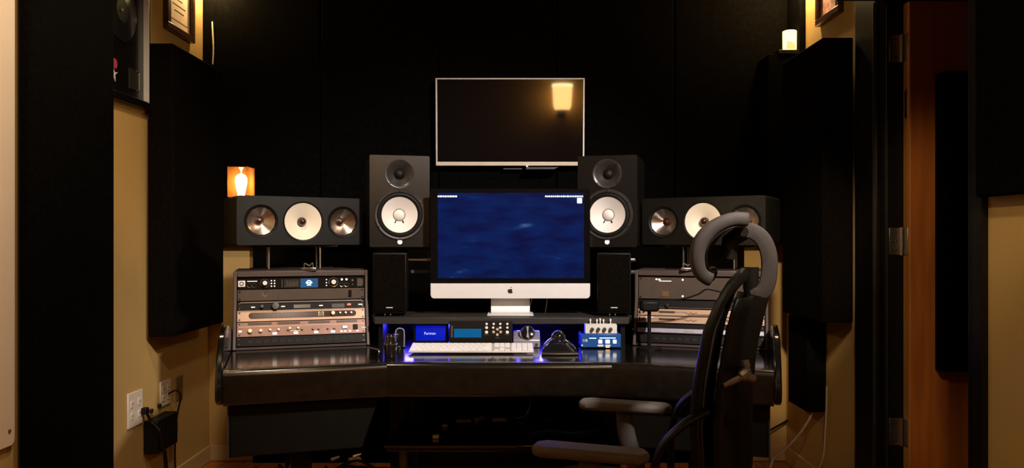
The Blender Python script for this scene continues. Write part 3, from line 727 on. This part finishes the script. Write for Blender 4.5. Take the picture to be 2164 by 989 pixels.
for c, sg, lab in ((cl, 1, 'low metal post stand under the speaker with the bulb lamp'), (cr, -1, 'low metal post stand under the speaker behind the chair')):
    v = Vector((-sg*math.sin(TA), math.cos(TA), 0))*.125
    t = thing('speaker_stand', lab, 'speaker stand', (c.x + v.x, 3.03 + v.y, 1.045), (0, 0, sg*R(20)), 'low post stands on the racks')
    MB().box(-.17, .17, -.09, .09, .092, .1).build('top_plate', 'black_trim', t, bev=.002)
    for a in (-.10, .10):
        for b in (-.075, .075): MB().cyl((a, b, .004), (a, b, .092), .0045, n=10).build('post', 'steel', t)
    MB().box(-.17, .17, -.09, -.06, 0, .005).box(-.17, .17, .06, .09, 0, .005).build('foot_bar', 'black_trim', t)
# small silver clamps lying between the posts
for px, py, Y, lab in ((652, 562, 2.97, 'small silver clip lying on the rack under the bulb lamp speaker'), (1455, 563, 2.97, 'small silver clip lying on the rack beside the chair headrest')):
    x = at(px, 0, Y).x
    t = thing('metal_clip', lab, 'clip', (x, Y, 1.0455), group='silver clips on the racks')
    MB().box(-.030, .030, 0, .02, .0, .012).build('body', 'silver', t, bev=.003)
    MB().sweep(curve_pts([(-.02, .01, .012), (-.018, .01, .028), (0, .01, .020), (.012, .01, .03), (.016, .01, .012)], 16), .0025, n=8).build('spring', 'steel', t)

# bulb lamp and glowing candle glass
p = Vector((-1.098, 3.07, 0))
bl = thing('bulb_lamp', 'glowing pear shaped filament bulb in a clear amber glass box', 'lamp', (p.x, p.y, SP2+.1925))
MB().lathe([(0, .006), (.013, .006), (.0145, .018), (.017, .03), (.0215, .052), (.0235, .066), (.022, .080), (.016, .090), (.006, .0955), (0, .096)], 28).build('bulb', 'bulb_glow', bl, angle=80)
MB().lathe([(0, .121), (.010, .121), (.0025, .108), (.002, .0955), (0, .0955)], 16).build('bulb_flare', 'candle_glow', bl)  # glowing cone stands in for the flare reflected above the filament
b = MB().box(-.041, .041, -.041, -.039, 0, .121).box(-.041, .041, .039, .041, 0, .121).box(-.041, -.039, -.039, .039, 0, .121).box(.039, .041, -.039, .039, 0, .121)
b.build('glass_box', 'amber_glass', bl)
MB().lathe([(0, 0), (.018, 0), (.018, .006), (0, .006)], 20).build('socket', 'dark_steel', bl)
p = at(1676, 0, 3.80)
cs = thing('corner_absorber', 'slim black absorber box in the corner carrying the candle glass', 'absorber', (1.375, 3.82, 1.16))
MB().box(-.105, .043, -.075, .085, 0, .925).build('body', 'black_fabric', cs, bev=.004)
MB().box(-.060, .044, -.082, .088, .925, .945).build('cap', 'black_trim', cs, bev=.002)
cg = thing('candle_glass', 'glowing candle glass standing on the black corner column', 'candle', (1.384, 3.775, 2.1055))
MB().lathe([(0, 0), (.030, 0), (.033, .01), (.034, .098), (.031, .100), (.030, .06), (0, .055)], 28).build('glass', 'candle_glow', cg)
MB().prism([(-.026, .004), (.016, .004), (.016, .018), (.008, .034), (-.008, .042), (-.024, .044)], 'y', -.0345, -.030).build('wax_window', 'candle_dim', cg)
MB().box(-.022, .014, -.0352, -.033, .086, .090).build('label_edge', 'candle_dim', cg)

# ------------------------------------------------------------------ television
TY = 3.835
tv = thing('television', 'flat television with thin silver frame hung on the black wall', 'television', (at(1078, 0, TY).x, TY, at(0, 258, TY).z), (R(3.0), 0, 0))
W2, H2 = .3765, .2205
MB().box(-W2+.006, W2-.006, .0, .04, -H2+.012, H2-.006).build('screen', 'glass_black', tv)
MB().box(-W2, W2, -.004, .042, H2-.007, H2).build('top_bezel', 'tv_silver', tv, bev=.001)
for s in (-1, 1): MB().box(min(s*W2, s*(W2-.008)), max(s*W2, s*(W2-.008)), -.004, .042, -H2, H2-.007).build('side_bezel', 'tv_silver', tv, bev=.001)
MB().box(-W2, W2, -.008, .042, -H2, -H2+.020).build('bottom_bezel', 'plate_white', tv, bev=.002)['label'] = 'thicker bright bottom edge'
MB().box(-.15, .15, .042, .062, -.12, .12).build('wall_mount', 'black_trim', tv)
sb = thing('wall_shelf', 'thin grey shelf bracket on the black wall under the television', 'shelf', (at(1135, 0, 3.8).x, 3.80, at(0, 358, 3.8).z))
MB().prism([(-.06, 0), (.085, 0), (.11, .012), (-.05, .012)], 'y', 0, .11).build('shelf_plate', 'chair_grey', sb, bev=.002)
MB().box(-.17, -.075, .06, .11, .006, .012).build('arm', 'chair_grey', sb); MB().box(-.055, -.045, .01, .02, .012, .024).build('knob', 'steel', sb)

# ------------------------------------------------------------------ all-in-one computer
IY = 3.06
im = thing('desktop_computer', 'all-in-one computer with blue desktop on screen and silver chin', 'computer', (at(1078.5, 0, IY).x, IY, BZ+.0005))
def zz(py): return at(0, py, IY).z - BZ
zt, zb, zc = zz(399), zz(631), zz(599)
hw = .3225
MB().prism(rrect(-hw, hw, zc, zt, .008), 'y', 0, .006).build('front_glass', 'glass_black', im)
MB().prism([(-hw+.012, zb), (hw-.012, zb), (hw-.004, zb+.004), (hw, zb+.014), (hw, zc-.0003), (-hw, zc-.0003), (-hw, zb+.014), (-hw+.004, zb+.004)], 'y', 0, .012).build('chin', 'aluminium', im, bev=.0008)
MB().prism([(0.006, zb+.004), (.0125, zb+.004), (.05, zb+.10), (.055, (zb+zt)/2), (.03, zt-.06), (.010, zt-.002), (.006, zt-.002)], 'x', -hw+.006, hw-.006).build('back_shell', 'aluminium', im, bev=.004)
sx0, sx1 = (925-1078.5)*IY/FPX, (1234-1078.5)*IY/FPX
sz0, sz1 = zz(588), zz(408)
sc_ = MB().box(sx0, sx1, -.0008, 0, sz0, sz1).build('screen', 'desktop_picture', im)
def sp(px): return (px-1078.5)*IY/FPX
m = MB()
x = 925
for wd in (4, 7, 5, 6, 5, 8, 5, 6): m.box(sp(x), sp(x+wd*.72), -.0012, -.0008, zz(417), zz(413.5)); x += wd*.72 + 1.1
x = 1152
while x < 1231: wd = random.choice((2.2, 3, 4)); m.box(sp(x), sp(min(x+wd, 1232)), -.0012, -.0008, zz(417), zz(413.5)); x += wd + 1.3
m.build('menu_bar', 'screen_text', sc_)
MB().prism(rrect(sp(1219.5), sp(1230), zz(430), zz(418.5), .003), 'y', -.0012, -.0008).build('desktop_icon', 'screen_text', sc_)
# emblem on the chin
ap = [];  r0 = .0105
for k in range(48):
    a = 2*PI*k/48
    r = r0*(1 + .06*math.cos(2*a))
    xx, z_ = r*math.cos(a)*.98, r*math.sin(a)
    if math.sin(a) > .75: z_ -= .0022*(1 - abs(math.cos(a))/.66)
    if math.sin(a) < -.80: z_ += .0014*(1 - abs(math.cos(a))/.60)
    dx, dz = xx - .0118, z_ - .0015; dd = math.hypot(dx, dz)
    if dd < .0052: xx = .0118 + dx/dd*-.0 - math.sqrt(max(0, .0052**2 - dz*dz))
    ap.append((xx, z_ + (zb+zc)/2 - .001))
MB().prism(ap, 'y', -.0006, 0).build('logo', 'apple_black', im)
leaf = [(.000, .0), (.0015, .0035), (.0055, .0055), (.0050, .0020), (.0025, .0)]
MB().prism([(a, b + (zb+zc)/2 + .0105) for a, b in leaf], 'y', -.0006, 0).build('logo', 'apple_black', im)
st = [(.055, zb+.11), (.075, zb+.11), (.055, .012), (.045, .006), (-.045, .004), (-.045, 0), (.115, 0), (.115, .006), (.075, .010)]
st = [(.060, zb+.12), (.078, zb+.12), (.062, .030), (.075, .004), (.10, .004), (.10, 0), (-.030, 0), (-.030, .0045), (.035, .008), (.048, .024)]
MB().prism(st, 'x', -.080, .080).build('stand', 'aluminium', im, bev=.0012)
MB().box(-.093, .093, -.034, .10, 0, .0042).build('stand_foot', 'aluminium', im, bev=.0015)
cable('white_cable', [at(1152, 664, 3.16), at(1154, 650, 3.15), at(1156, 636, 3.15), at(1157, 622, 3.14), at(1155, 560, 3.13)], .0022, 'cable_white', 'thin pale cord hanging behind the computer to the bridge shelf', 20)
cable('white_cable', [at(1113, 664, 3.17), at(1118, 650, 3.17), at(1124, 632, 3.16), at(1126, 600, 3.15)], .002, 'cable_white', 'thin pale cord slanting behind the silver computer stand', 16)

# ------------------------------------------------------------------ keyboard
KY, KX0, KX1 = 2.755, at(863, 0, 2.76).x, at(1128, 0, 2.76).x
kb = thing('computer_keyboard', 'white keyboard with silver base in front of the black controller', 'keyboard', ((KX0+KX1)/2, KY, DT+.004), (R(7), 0, 0))
KW = (KX1-KX0)/2
MB().box(-KW, KW, 0, .118, .001, .007).build('base', 'keyboard_metal', kb, bev=.002)
MB().cyl((-KW*.9, .105, -.009), (KW*.9, .105, -.009), .007).build('rear_foot', 'keyboard_metal', kb)
u = (2*KW - .006)/22.6
protos = {}
def key(x, y, wd, dp=.0166):
    k_ = (round(wd, 2), dp)
    if k_ not in protos:
        o = MB().box(0.0005, wd*u-.0005, 0, dp, .0072, .0102).build('key', 'key_white', kb, bev=.0008, seg=1); o.location = (x, y, 0); protos[k_] = o
    else: copy_part(protos[k_], kb, (x, y, 0))
x0 = -KW+.003; rp = .0186
rows = [[1.25, 1.25, 1.25, 6, 1.25, 1.25, 1.25, 1.5], [2.25]+[1]*10+[2.75], [1.75]+[1]*11+[2.25], [1.5]+[1]*12+[1.5], [1]*13+[2], [1.2]+[1.06]*13]
for r_, rw in enumerate(rows):
    x = 0
    for wd in rw: key(x0 + x*u, .004 + r_*rp, wd, .0166 if r_ < 5 else .012); x += wd
nx = x0 + 15.4*u
for c in range(3): key(nx + c*u, .004, 1)
key(nx + u, .004 + rp, 1)
for r_ in (3, 4):
    for c in range(3): key(nx + c*u, .004 + r_*rp, 1)
for c in range(3): key(nx + c*u, .004 + 5*rp, 1, .012)
nx = x0 + 18.6*u
for r_ in range(1, 5):
    for c in range(4): key(nx + c*u, .004 + r_*rp, 1)
key(nx, .004, 2); key(nx+2*u, .004, 1); key(nx+3*u, .004, 1)
for c in range(4): key(nx + c*u, .004 + 5*rp, 1, .012)

# ------------------------------------------------------------------ controllers under the bridge
t = thing('power_conditioner', 'small box with a glowing blue face and pale lettering under the bridge', 'power box', (at(912, 0, 2.975).x, 2.975, DT+.001))
MB().box(-.072, .066, 0, .10, .012, .082).build('case', 'desk_body', t, bev=.003)
MB().box(-.062, .056, -.002, 0, .020, .079).build('glowing_face', 'blue_panel', t, bev=.001)
text('lettering', 'Furman', .015, 'blue_text', t, (-.006, -.0024, .048))
MB().box(-.075, .068, -.02, .10, 0, .010).build('base_tray', 'lilac_metal', t, bev=.002)
t = thing('midi_controller', 'black controller with blue display and white buttons in front of the computer stand', 'controller', (at(1016, 0, 2.925).x, 2.925, DT+.001), (R(0), 0, 0))
MB().prism([(0, .016), (.022, .100), (.0235, .10), (.06, .075), (.06, .0), (.0, .0)], 'x', -.122, .122).build('case', 'rack_black', t, bev=.002)
MB().box(-.121, .121, -.008, .0, .010, .015).build('front_ledge', 'steel', t, bev=.001)
TF = -math.atan2(.022, .084)
ff = bpy.data.objects.new('control_face', bpy.data.meshes.new('control_face')); bpy.data.objects.remove(ff)
fm = Matrix.Translation((0, 0, .016)) @ Matrix.Rotation(TF, 4, 'X')
def fp(name, m, x0, x1, z0, z1, d=.001, parent=t): return MB(fm).box(x0, x1, -d, 0, z0, z1).build(name, m, parent, bev=.0004)
def cxm(px): return (px - 1016)*2.925/FPX
fp('display', 'lcd_blue', cxm(959), cxm(1017), .022, .056)
fp('side_print', 'rack_grey', cxm(953), cxm(956), .022, .068)
def rb(px, py, r, m='led_white', h=.003):
    z = (720 - py)/40*.083
    return MB(fm).lathe([(0, -h), (r*.8, -h), (r, -h*.5), (r, 0)], 16, (cxm(px), 0, z), 'y').build('button', m, t)
for px, py, r in ((1028, 684, .005), (1028, 691, .006), (1028, 699.5, .0065), (1043, 684, .005), (1042, 691, .005), (1057, 684, .005), (1057, 691, .005), (1072, 684, .005), (1072, 691, .005), (1072, 699.5, .0065)):
    rb(px, py, r, 'knob_white')
for px, py in ((1043, 699), (1058, 699), (1051, 704), (1051, 694)): rb(px, py, .0065, 'steel')
for px in (1028, 1051, 1072): fp('button_label', 'rack_grey', cxm(px-5), cxm(px+5), .020 if px == 1051 else .032, .022 if px == 1051 else .034)
t = thing('volume_controller', 'silver monitor controller with one large shiny round knob', 'controller', (at(1113, 0, 2.92).x, 2.92, DT+.001))
MB().prism([(0, .0), (.0, .030), (.05, .055), (.10, .055), (.10, 0)], 'x', -.052, .052).build('case', 'lilac_metal', t, bev=.004)
km = Matrix.Translation((0.004, .018, .052)) @ Matrix.Rotation(R(62), 4, 'X')
MB(km).lathe([(.031, -.004), (.030, .006), (.026, .008), (.0255, .002)], 36).build('knob_ring', 'silver', t)
k = MB(km).lathe([(0, .016), (.012, .016), (.024, .013), (.025, 0)], 36).build('large_knob', 'gloss_black', t)
MB(km).prism([(-.002, .0), (-.005, .023), (.004, .023), (.002, .0)], 'z', .0142, .0168).prism([(-.002, .0), (-.005, -.022), (.005, -.022), (.002, .0)], 'z', .0142, .0168).build('pointer', 'silver', k)
for a in (-.04, .038): MB().cyl((a, -.004, .012), (a, .0, .012), .006, n=12).build('button', 'silver', t)
# trackball
t = thing('trackball_mouse', 'large glossy black trackball mouse with a silver arc beside the keyboard', 'mouse', (at(1183, 0, 2.735).x, 2.735, DT+.0005))
def tb_body(u_, v_):
    a = -1 + 2*u_; y = v_*.135
    w_ = .064 - .016*v_
    h_ = .014 + .040*math.sin(min(1, v_*1.25)*PI*.55)*(1 - .35*a*a) - .012*max(0, v_-.8)/.2
    return (a*w_, y, h_*(1 - .25*abs(a)**4))
b = MB(); N = 16
b.sheet(tb_body, N, N)
rim = [(i, 0) for i in range(N+1)] + [(N, j) for j in range(1, N+1)] + [(i, N) for i in range(N-1, -1, -1)] + [(0, j) for j in range(N-1, 0, -1)]
vs = []
for i, j in rim:
    q = tb_body(i/N, j/N); vs += [q, (q[0]*1.03, q[1], 0)]
n = len(rim); b.add(vs, [(2*k, 2*((k+1) % n), 2*((k+1) % n)+1, 2*k+1) for k in range(n)]); b.build('body', 'gloss_black', t, angle=60)
MB().sweep([(.058*math.sin(a), .030 + .022*math.cos(a)*1.0, .036 - .012*abs(math.sin(a))**1.5 + .006*math.cos(a)) for a in [-1.45 + 2.9*k/24 for k in range(25)]], .0018, n=8).build('silver_arc', 'steel', t)
MB().lathe([(0, .027)] + [(.027*math.cos(a), .027*math.sin(a)) for a in [PI/2 - PI*k/14 for k in range(1, 14)]] + [(0, -.027)], 32, (0, .082, .052)).build('ball', 'gloss_black', t, angle=80)
MB().sweep([(-.066, -.006, .005), (-.03, -.014, .006), (.03, -.014, .006), (.066, -.006, .005)], .004, n=8).build('front_lip', 'steel', t)
# blue box with white pedal on top
t = thing('blue_interface', 'bright blue box with white square buttons under the white box', 'interface', (at(1270, 0, 2.90).x, 2.90, DT+.0008))
MB().box(-.077, .077, 0, .10, .003, .055).build('case', 'blue_box', t, bev=.003)
def bxp(px): return (px - 1270)*2.90/FPX
def bzp(py): return (736.5 - py)*2.90/FPX
for px, s_ in ((1269 - .5, 4), (1284, 4.6), (1299, 3.8)): MB().prism(rrect(bxp(px-s_), bxp(px+s_), bzp(726), bzp(718), .002), 'y', -.003, 0).build('square_button', 'led_white', t)
for a, b_ in ((1263, 1275), (1279, 1290)): MB().box(bxp(a), bxp(b_), -.001, 0, bzp(732.5), bzp(728.5)).build('label_strip', 'knob_white', t)
MB().box(bxp(1284-4), bxp(1284+4), -.0025, 0, .0035, .006).build('amber_light', 'led_amber', t)['label'] = 'amber light at the lower edge'
MB().box(bxp(1267), bxp(1301), -.0006, 0, bzp(715.5), bzp(713.5)).box(bxp(1245), bxp(1260), -.0006, 0, bzp(716), bzp(714)).build('printed_line', 'lcd_logo', t)
text('lettering', 'H8', .0155, 'knob_white', t, (bxp(1236.5), -.0008, bzp(720)))
MB().lathe([(0, -.003), (.003, -.002), (.0035, 0)], 12, (bxp(1230), 0, bzp(730)), 'y').build('screw', 'knob_white', t)
for a in (-.06, .06):
    for c in (.01, .09): MB().cyl((a, c, 0), (a, c, .004), .006).build('foot', 'rubber', t)
t = thing('white_preamp', 'white metal box with four black knobs stacked on the blue box', 'preamp', (at(1270.5, 0, 2.90).x, 2.903, DT+.0565))
MB().box(-.061, .061, 0, .043, 0, .0355).build('case', 'white_box', t, bev=.002)
for k in range(4):
    x = bxp(1251 + k*13) ; q = MB().lathe([(0, -.012), (.0058, -.012), (.007, -.009), (.007, 0)], 20, (x, 0, .0175), 'y').build('knob', 'knob_black', t)
    MB().lathe([(.0028, -.0126), (.0052, -.0126), (.0052, -.0115)], 16, (x, 0, .0175), 'y').build('knob_ring', 'steel', q)
for px, hh in ((1249, .018), (1263, .017), (1270, .021), (1277, .017), (1292, .018)):
    MB().lathe([(.0022, .0355), (.0022, .0355+hh*.5), (.0038, .0355+hh*.55), (.0036, .0355+hh), (0, .0355+hh+.001)], 12, (bxp(px), .03, 0)).build('toggle', 'knob_white', t)
# tumbler and arched phone holder on the left of the keyboard
p = at(825, 0, 2.70)
t = thing('dark_tumbler', 'dark tumbler with two silver bands beside the keyboard', 'tumbler', (p.x, 2.70, DT+.0005))
MB().lathe([(0, 0), (.020, 0), (.022, .006), (.024, .046), (.018, .056), (.018, .074), (.014, .080), (0, .081)], 28).build('body', 'gloss_black', t)
for r_, z in ((.0245, .046), (.0185, .072)): MB().lathe([(r_-.001, z-.002), (r_+.0012, z-.001), (r_+.0012, z+.001), (r_-.001, z+.002)], 28).build('band', 'silver', t)
p = at(845, 0, 2.93)
t = thing('phone_stand', 'dark arched holder glinting blue behind the tumbler', 'holder', (p.x, 2.93, DT+.0005))
MB().sweep(curve_pts([(-.016, 0, .004), (-.017, 0, .03), (-.016, 0, .06), (-.008, 0, .072), (.008, 0, .072), (.016, 0, .062), (.017, 0, .03), (.016, 0, .004)], 32), .0028, n=8, up=(0, 1, 0)).build('arch', 'lilac_metal', t)
MB().box(-.0145, .0145, .002, .006, .006, .066).build('back', 'gloss_black', t, bev=.004)
MB().box(-.022, .022, -.012, .02, 0, .005).build('base', 'gloss_black', t, bev=.002)
cable('jack_cable', [at(775, 734, 2.78), at(790, 737, 2.74), at(800, 740, 2.71), at(801, 745, 2.70), at(799, 750, 2.71)], .003, 'steel', 'short silver jack lead at the foot of the rack beside the tumbler', 14)

# ------------------------------------------------------------------ odds and ends under the desk
SZ = .3805
def bit(name, lab, px, py, wd, dp, hh, m, rot=0, cat='adapter'):
    Y = FPX*(CZ - SZ)/(py - HY)
    t = tag(MB().box(-wd/2, wd/2, -dp/2, dp/2, 0, hh).build(name, m, bev=min(hh, dp)*.2), lab, cat)
    t.location = (at(px, 0, Y).x, Y, SZ); t.rotation_euler = (0, 0, rot)
bit('cable_adapter', 'small white adapter near the front of the shelf under the desk', 921, 926, .026, .02, .014, 'plate_white')
bit('cable_adapter', 'small pale adapter behind the white one under the desk', 940, 902, .022, .02, .012, 'tv_silver', .3)
bit('metal_bar', 'flat silver bar lying on the shelf under the desk', 980, 889, .064, .012, .006, 'silver', 0, 'bar')
bit('cable_adapter', 'slanted silver connector lying beside the flat bar under the desk', 1013, 888, .024, .045, .010, 'tv_silver', -.6)
bit('metal_bracket', 'flat silver bracket at the end of the curved wire under the desk', 1056, 886, .066, .02, .006, 'silver', .1, 'bracket')
cable('steel_wire', [Vector((.02, 3.30, .39)), Vector((.055, 3.30, .397)), Vector((.075, 3.30, .43)), Vector((.083, 3.29, .48))], .003, 'steel', 'short pale wire curving up from the silver bracket under the desk', 16)
bit('pedal_unit', 'low black effects pedal in the dark under the desk', 1200, 890, .22, .10, .03, 'gloss_black', .1, 'pedal')
cable('blue_sheathed_cable', [(.08, 3.05, .386), (.16, 3.10, .386), (.24, 3.06, .386), (.31, 3.09, .386), (.36, 3.12, .386)], .005, 'blue_box', 'thin blue cable snaking over the shelf under the desk')
# cables on the floor
fc = [((-1.30, 3.84, .007), (-1.20, 3.72, .008), (-1.14, 3.60, .008), (-1.06, 3.62, .12), (-1.0, 3.5, .46)),
      ((-1.20, 3.90, .007), (-1.14, 3.80, .008), (-1.09, 3.66, .03), (-1.06, 3.55, .2), (-1.04, 3.45, .46)),
      ((-.95, 3.86, .008), (-.86, 3.72, .010), (-.78, 3.78, .03), (-.68, 3.70, .05), (-.58, 3.78, .02), (-.45, 3.7, .01))]
for c, lab in zip(fc, ('black cable arching from the floor to the desk wing near the corner', 'second black cable arching behind the desk wing near the corner', 'black cable lying in a heap on the floor behind the leg')):
    cable('floor_cable', c, .007, 'cable_black', lab)
for k in range(4):
    cable('coiled_cable', [(-.75 + .16*math.cos(a)*(.5+.12*k), 3.55 + .15*math.sin(a)*(.5+.12*k), .02 + .018*k + .02*math.sin(3*a+k)) for a in [2*PI*j/12 for j in range(13)]], .007, 'cable_black',
          'loop of black cable coiled on the floor behind the desk', 48, 'coiled cable loops')
for px, py, m, lab in ((700, 972, 'tv_silver', 'small silver plug end lying by the coiled cable'), (746, 966, 'silver', 'shiny plug end resting on top of the coiled cable')):
    p = at(px, py, 3.45); tag(MB().cyl(p, p + Vector((.035, .01, .012)), .008, .005, n=12).build('plug_end', m), lab, 'plug')
t = tag(MB().box(-.03, .03, -.03, .03, 0, .05).build('small_carton', 'paper_pink', bev=.002), 'small pinkish carton on the floor behind the desk leg', 'carton'); t.location = (-.80, 3.86, .0); t.rotation_euler = (0, 0, .4)
cable('floor_cable', [at(1737, 818, 3.50), at(1722, 862, 3.52), at(1695, 910, 3.54), at(1655, 955, 3.55), at(1632, 975, 3.57), (1.17, 3.50, .012), (1.05, 3.4, .008)], .005, 'cable_white', 'loose pale cable drooping from the low absorber to the floor')
cable('floor_cable', [at(1665, 888, 3.98), at(1640, 902, 3.96), at(1610, 918, 3.95), at(1560, 930, 3.93)], .005, 'cable_black', 'dark cable crossing the tan wall behind the desk wing', 20)
cable('floor_cable', [(1.43, 3.44, .50), (1.432, 3.46, .30), (1.425, 3.50, .12), (1.36, 3.6, .01), (1.25, 3.7, .008)], .004, 'cable_white', 'thin pale cable falling along the wall to the baseboard by the doorway', 24)

# ------------------------------------------------------------------ office chair
CO = (.275, 1.985); CANG = math.atan2(.30, -.954)
ch = thing('office_chair', 'black mesh office chair with headrest turned towards the desk', 'chair', (CO[0], CO[1], 0), (0, 0, CANG))
def backx(z): # side profile of the backrest
    P = [(.50, -.235), (.60, -.240), (.72, -.238), (.84, -.250), (.96, -.270), (1.03, -.292), (1.075, -.318)]
    for (a, b), (c, d) in zip(P, P[1:]):
        if z <= c: u_ = max(0, (z-a)/(c-a)); return b + (d-b)*u_
    return P[-1][1]
def halfw(z):
    P = [(.50, .13), (.62, .16), (.80, .185), (.95, .18), (1.04, .15), (1.075, .10)]
    for (a, b), (c, d) in zip(P, P[1:]):
        if z <= c: u_ = max(0, (z-a)/(c-a)); return b + (d-b)*u_
    return P[-1][1]
def bp(a, z): y = a*halfw(z); return (backx(z) + .9*y*y, y, z)
MB().sheet(lambda u_, v_: bp((-1+2*u_)*.97, .51 + .555*v_), 14, 18).build('back_mesh', 'chair_mesh', ch, solid=.006)
zs = [.50 + .575*k/20 for k in range(21)]
loop = [bp(1, z) for z in zs] + [bp(1-2*k/8, 1.075 + .008*math.sin(PI*k/8)) for k in range(1, 8)] + [bp(-1, z) for z in reversed(zs)] + [bp(-1+2*k/8, .50) for k in range(1, 9)]
MB().sweep(loop, .016, .012, n=10, up=(1, 0, 0)).build('back_frame', 'chair_black', ch)
inner = [bp(.80, z) for z in zs[2:-2]]
MB().sweep(inner, .006, n=8).build('back_highlight', 'chair_grey', ch)  # grey strand stands in for the highlight along the near frame edge
MB().sheet(lambda u_, v_: (backx(.56+.47*v_) - .012 - .055*(1-(2*u_-1)**2)*(1-.35*v_), (2*u_-1)*.14, .56+.47*v_), 12, 14).build('back_shell', 'chair_black', ch, solid=.006)
spine = curve_pts([(-.20, 0, .46), (-.29, 0, .52), (-.312, 0, .62), (-.312, 0, .75), (-.322, 0, .90), (-.35, 0, 1.03)], 24)
MB().sweep(spine, .028, .016, n=12, up=(0, 1, 0), square=True).build('back_spine', 'chair_black', ch)
MB().sweep([(-.275, -.10, .735), (-.285, 0, .745), (-.275, .10, .735)], .02, .012, n=10).build('lumbar_bar', 'chair_black', ch)
MB().sweep(curve_pts([(-.2755, .165, .832), (-.295, .16, .842), (-.3153, .155, .853), (-.326, .15, .868), (-.322, .15, .890)], 14), [.006]*3 + [.0075]*4 + [.013]*4 + [.009]*4, n=8).build('tilt_lever', 'chair_metal', ch)
MB().sweep(curve_pts([(-.316, .152, .857), (-.33, .15, .852), (-.342, .145, .848)], 8), .010, n=8).build('tilt_lever', 'chair_metal', ch)
MB().sweep([(-.31, .0, .85), (-.318, .148, .858)], .012, n=10).build('lever_shaft', 'chair_black', ch)
# headrest pad and bracket
HP = curve_pts([(-.240, 0, 1.070), (-.214, 0, 1.085), (-.203, 0, 1.12), (-.210, 0, 1.16), (-.240, 0, 1.197), (-.285, 0, 1.217), (-.325, 0, 1.215)], 40)
def head(u_, v_, off=0.0, k=1.0):
    a = -1 + 2*u_; w_ = .125*(1 - .20*(2*v_-1)**2)*k
    q = HP[min(40, int(round(v_*40)))]; q2 = HP[min(40, int(round(v_*40))+1)]; q1 = HP[max(0, int(round(v_*40))-1)]
    t_ = (q2 - q1).normalized(); nx_, nz_ = t_.z, -t_.x                 # towards the front
    return (q.x - .9*(a*w_)**2 - nx_*-off, a*w_, q.z + nz_*off)
MB().sheet(head, 16, 20).build('headrest_pad', 'chair_pad', ch, solid=.034, sub=1)
MB().sheet(lambda u_, v_: head(u_, .06+.88*v_, -.019, .93), 16, 20).build('headrest_shell', 'chair_black', ch, solid=.004)
br = curve_pts([(-.300, 0, 1.188), (-.335, 0, 1.190), (-.364, 0, 1.168), (-.378, 0, 1.125), (-.376, 0, 1.07), (-.362, 0, 1.038), (-.335, 0, 1.03)], 28)
MB().sweep(br, .020, .0105, n=12, up=(0, 1, 0), square=True).build('headrest_bracket', 'chair_grey', ch)
MB().cyl((-.318, -.03, 1.188), (-.318, .03, 1.188), .012, n=18).build('headrest_pivot', 'knob_black', ch)
MB().sweep([(-.318, 0, 1.188), (-.285, 0, 1.165), (-.28, 0, 1.12)], .022, .010, n=10, up=(0, 1, 0)).build('pad_mount', 'chair_black', ch)
MB().sweep([(-.345, .0, 1.00), (-.335, 0, 1.05), (-.335, 0, 1.10)], .020, .010, n=10, up=(0, 1, 0)).build('bracket_post', 'chair_black', ch)
# arms
for s in (1, -1):
    y = s*.255
    MB().prism([(-.10, y-.036), (.13, y-.040), (.155, y-.02), (.155, y+.02), (.13, y+.040), (-.10, y+.036), (-.12, y)], 'z', .664, .690).build('armrest', 'armrest', ch, bev=.010, seg=3)
    MB().sweep(curve_pts([(.02, y, .668), (.015, y, .60), (-.01, y*.98, .52), (-.03, y*.9, .45), (-.03, y*.6, .425)], 18), .026, .014, n=12, up=(0, 1, 0)).build('arm_post', 'chair_grey', ch)
    MB().sweep(curve_pts([(-.237, s*.17, .772), (-.19, s*.195, .745), (-.142, s*.212, .695), (-.12, s*.215, .62), (-.12, s*.20, .50)], 22), .010, .022, n=12, up=(0, 1, 0)).build('side_wing', 'chair_black', ch)
# seat and base
def seat(u_, v_):
    x = -.22 + .47*u_; a = -1 + 2*v_
    return (x, a*.25*(1 - .12*(2*u_-1)**4), .475 - .02*(1-a*a)*(1-u_) - .05*max(0, u_-.75)**2*16)
MB().sheet(seat, 14, 14).build('seat', 'chair_mesh', ch, solid=.06, sub=1)
MB().box(-.12, .12, -.09, .09, .385, .435).build('tilt_mechanism', 'chair_black', ch, bev=.01)
MB().cyl((0, 0, .10), (0, 0, .39), .025, n=20).build('gas_lift', 'chair_metal', ch)
for k in range(5):
    a = 2*PI*k/5 + .3; c, s = math.cos(a), math.sin(a)
    lg = MB().sweep([(0, 0, .11), (c*.16, s*.16, .10), (c*.29, s*.29, .072)], [.028, .022, .016], n=12).build('base_leg', 'chair_black', ch)
    MB().cyl((c*.29 - s*.02, s*.29 + c*.02, .029), (c*.29 + s*.02, s*.29 - c*.02, .029), .028, n=20).build('caster', 'rubber', lg)
